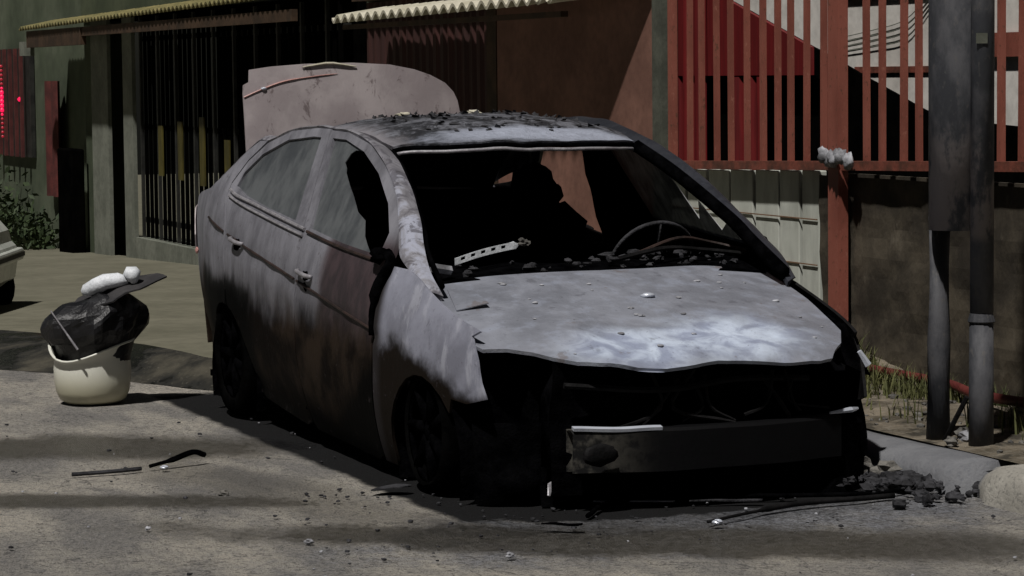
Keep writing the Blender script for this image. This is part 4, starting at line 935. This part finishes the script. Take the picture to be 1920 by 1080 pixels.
def flat(name, c, pts2, mat, lb, cat, h=.012):
    cx, cy = c; p = smoothpoly(pts2, 3); mb = sheet(p, lambda a, b: (cx+.37*a-.93*b*-1*-1, cy+.93*a+.37*b*-1*-1, .008+h*noise.noise(Vector((a*9, b*9, cx)))+h), .03); obj(name, mb, mat, None, solid=.005, label=lb, category=cat)
flat('charred_flake', (1.07, -.74), [(-.07, -.01), (-.03, .02), (.03, .012), (.075, .015), (.06, -.02), (0, -.015)], M['char'], 'black charred flake on the road in front of the near headlamp', 'flake')
flat('pale_strip', (.66, -.28), [(-.14, -.010), (0, .01), (.14, .012), (.13, -.002), (0, -.006), (-.12, -.018)], M['trim'], 'long pale strip lying under the crash beam', 'strip', .006)
flat('pale_strip', (.33, -.74), [(-.06, -.012), (0, .014), (.07, .016), (.06, -.002), (0, -.008)], M['trim'], 'short pale strip on the road by the near front wheel', 'strip', .01)
flat('pale_strip', (.78, .02), [(-.12, -.02), (0, .01), (.14, .02), (.13, -.008), (0, -.01)], M['char_rub'], 'grey melted strip on the road under the middle of the bumper', 'strip', .006)
flat('charred_flake', (-.02, -1.0), [(-.06, -.03), (0, .04), (.09, .03), (.06, -.03)], M['char_rub'], 'grey charred flake beside the near front wheel', 'flake')
obj('burnt_stick', MB().tube(spl([(-1.05, -1.66, .012), (-1.07, -1.56, .03), (-1.12, -1.46, .05), (-1.16, -1.40, .03)], 4), [.008]*4+[.012]*9, 6), M['char'], None, label='short burnt stick on the open road left of the car', category='stick')
obj('burnt_stick', MB().tube(spl([(-1.0, -1.99, .006), (-1.0, -1.83, .008), (-1.03, -1.70, .008)], 4), .009, 6), M['char_rub'], None, label='thin flattened burnt stick nearer the left edge of the road', category='stick')
obj('bright_chip', MB().blob((-1.0, -1.61, .012), .014, (1, 1.2, .6), .4), M['steel'], None, label='small bright chip beside the short burnt stick', category='chip')
for i, (x, y, r) in enumerate(((.96, -1.62, .014), (-.24, -1.58, .018), (.45, -2.05, .010), (1.5, -1.1, .012))):
    obj('pebble', MB().blob((x, y, .008), r, (1, 1.1, .7), .6, i), M['flake'] if i != 1 else M['rubble'], None, label=('pale pebble low in the picture left of the front wheel', 'grey-brown pebble nearest the burnt sticks', 'smallest pale pebble far out on the bare road', 'pale pebble furthest towards the front, past the bumper')[i], category='pebble')
obj('red_pipe', MB().tube(spl([(-2.2, 1.90, .19), (-1.5, 1.98, .175), (-.9, 1.96, .18), (-.5, 1.90, .17), (.1, 2.0, .165)], 5), .022, 8), M['hose'], None, smooth=True, label='dark red pipe lying in the weeds behind the pole', category='pipe')
for i, (x, y) in enumerate(((.42, 1.27), (.52, 1.14), (.30, 1.32))):
    obj('stone', MB().blob((x, y, .135), .028 if i else .035, (1.2, 1, .7), .7, i+7), M['flake'] if i == 0 else M['rubble'], None, label=('palest stone, lying between the two pole legs', 'grey stone at the foot of the right pole leg', 'grey stone at the foot of the left pole leg')[i], category='stone')
# weeds and dry grass along the wall
mb = MB()
def blade(x, y, z, h):
    a = random.uniform(0, 6.28); d = Vector((math.cos(a), math.sin(a), 0)); l = random.uniform(.2, .8)*h; s_ = d.cross(Vector((0, 0, 1)))*random.uniform(.002, .005)
    p = Vector((x, y, z)); q = p+d*l*.35+Vector((0, 0, h*.6)); t = p+d*l+Vector((0, 0, h)); mb.add([p-s_, p+s_, q+s_*.7, q-s_*.7, t], [(0, 1, 2, 3), (3, 2, 4)])
for k in range(9000):
    x = random.uniform(-3, 3.5); y = 2.12-abs(random.gauss(0, .28)); cl = noise.noise(Vector((x*1.8, y*2.5, 4)))
    if y < 1.25 or cl < -.12+(2.1-y)*.35: continue
    z = verge(x, y)[2]; blade(x, y, z-.004, random.uniform(.03, .11)*(1+cl))
obj('grass', mb, M['grass'], None, kind='stuff', label='dry grass and weeds growing along the foot of the grimy wall', category='grass')
mb = MB()
for k in range(260):
    x = random.uniform(-2.5, 3.5); y = random.uniform(1.2, 2.0); mb.blob((x, y, verge(x, y)[2]+.003), random.choice((.008, .012, .02)), (1.3, 1.2, .7), .8, k, 3, 5)
obj('gravel', mb, M['rubble'], None, kind='stuff', label='loose gravel and rubble bits on the dirt verge', category='gravel')
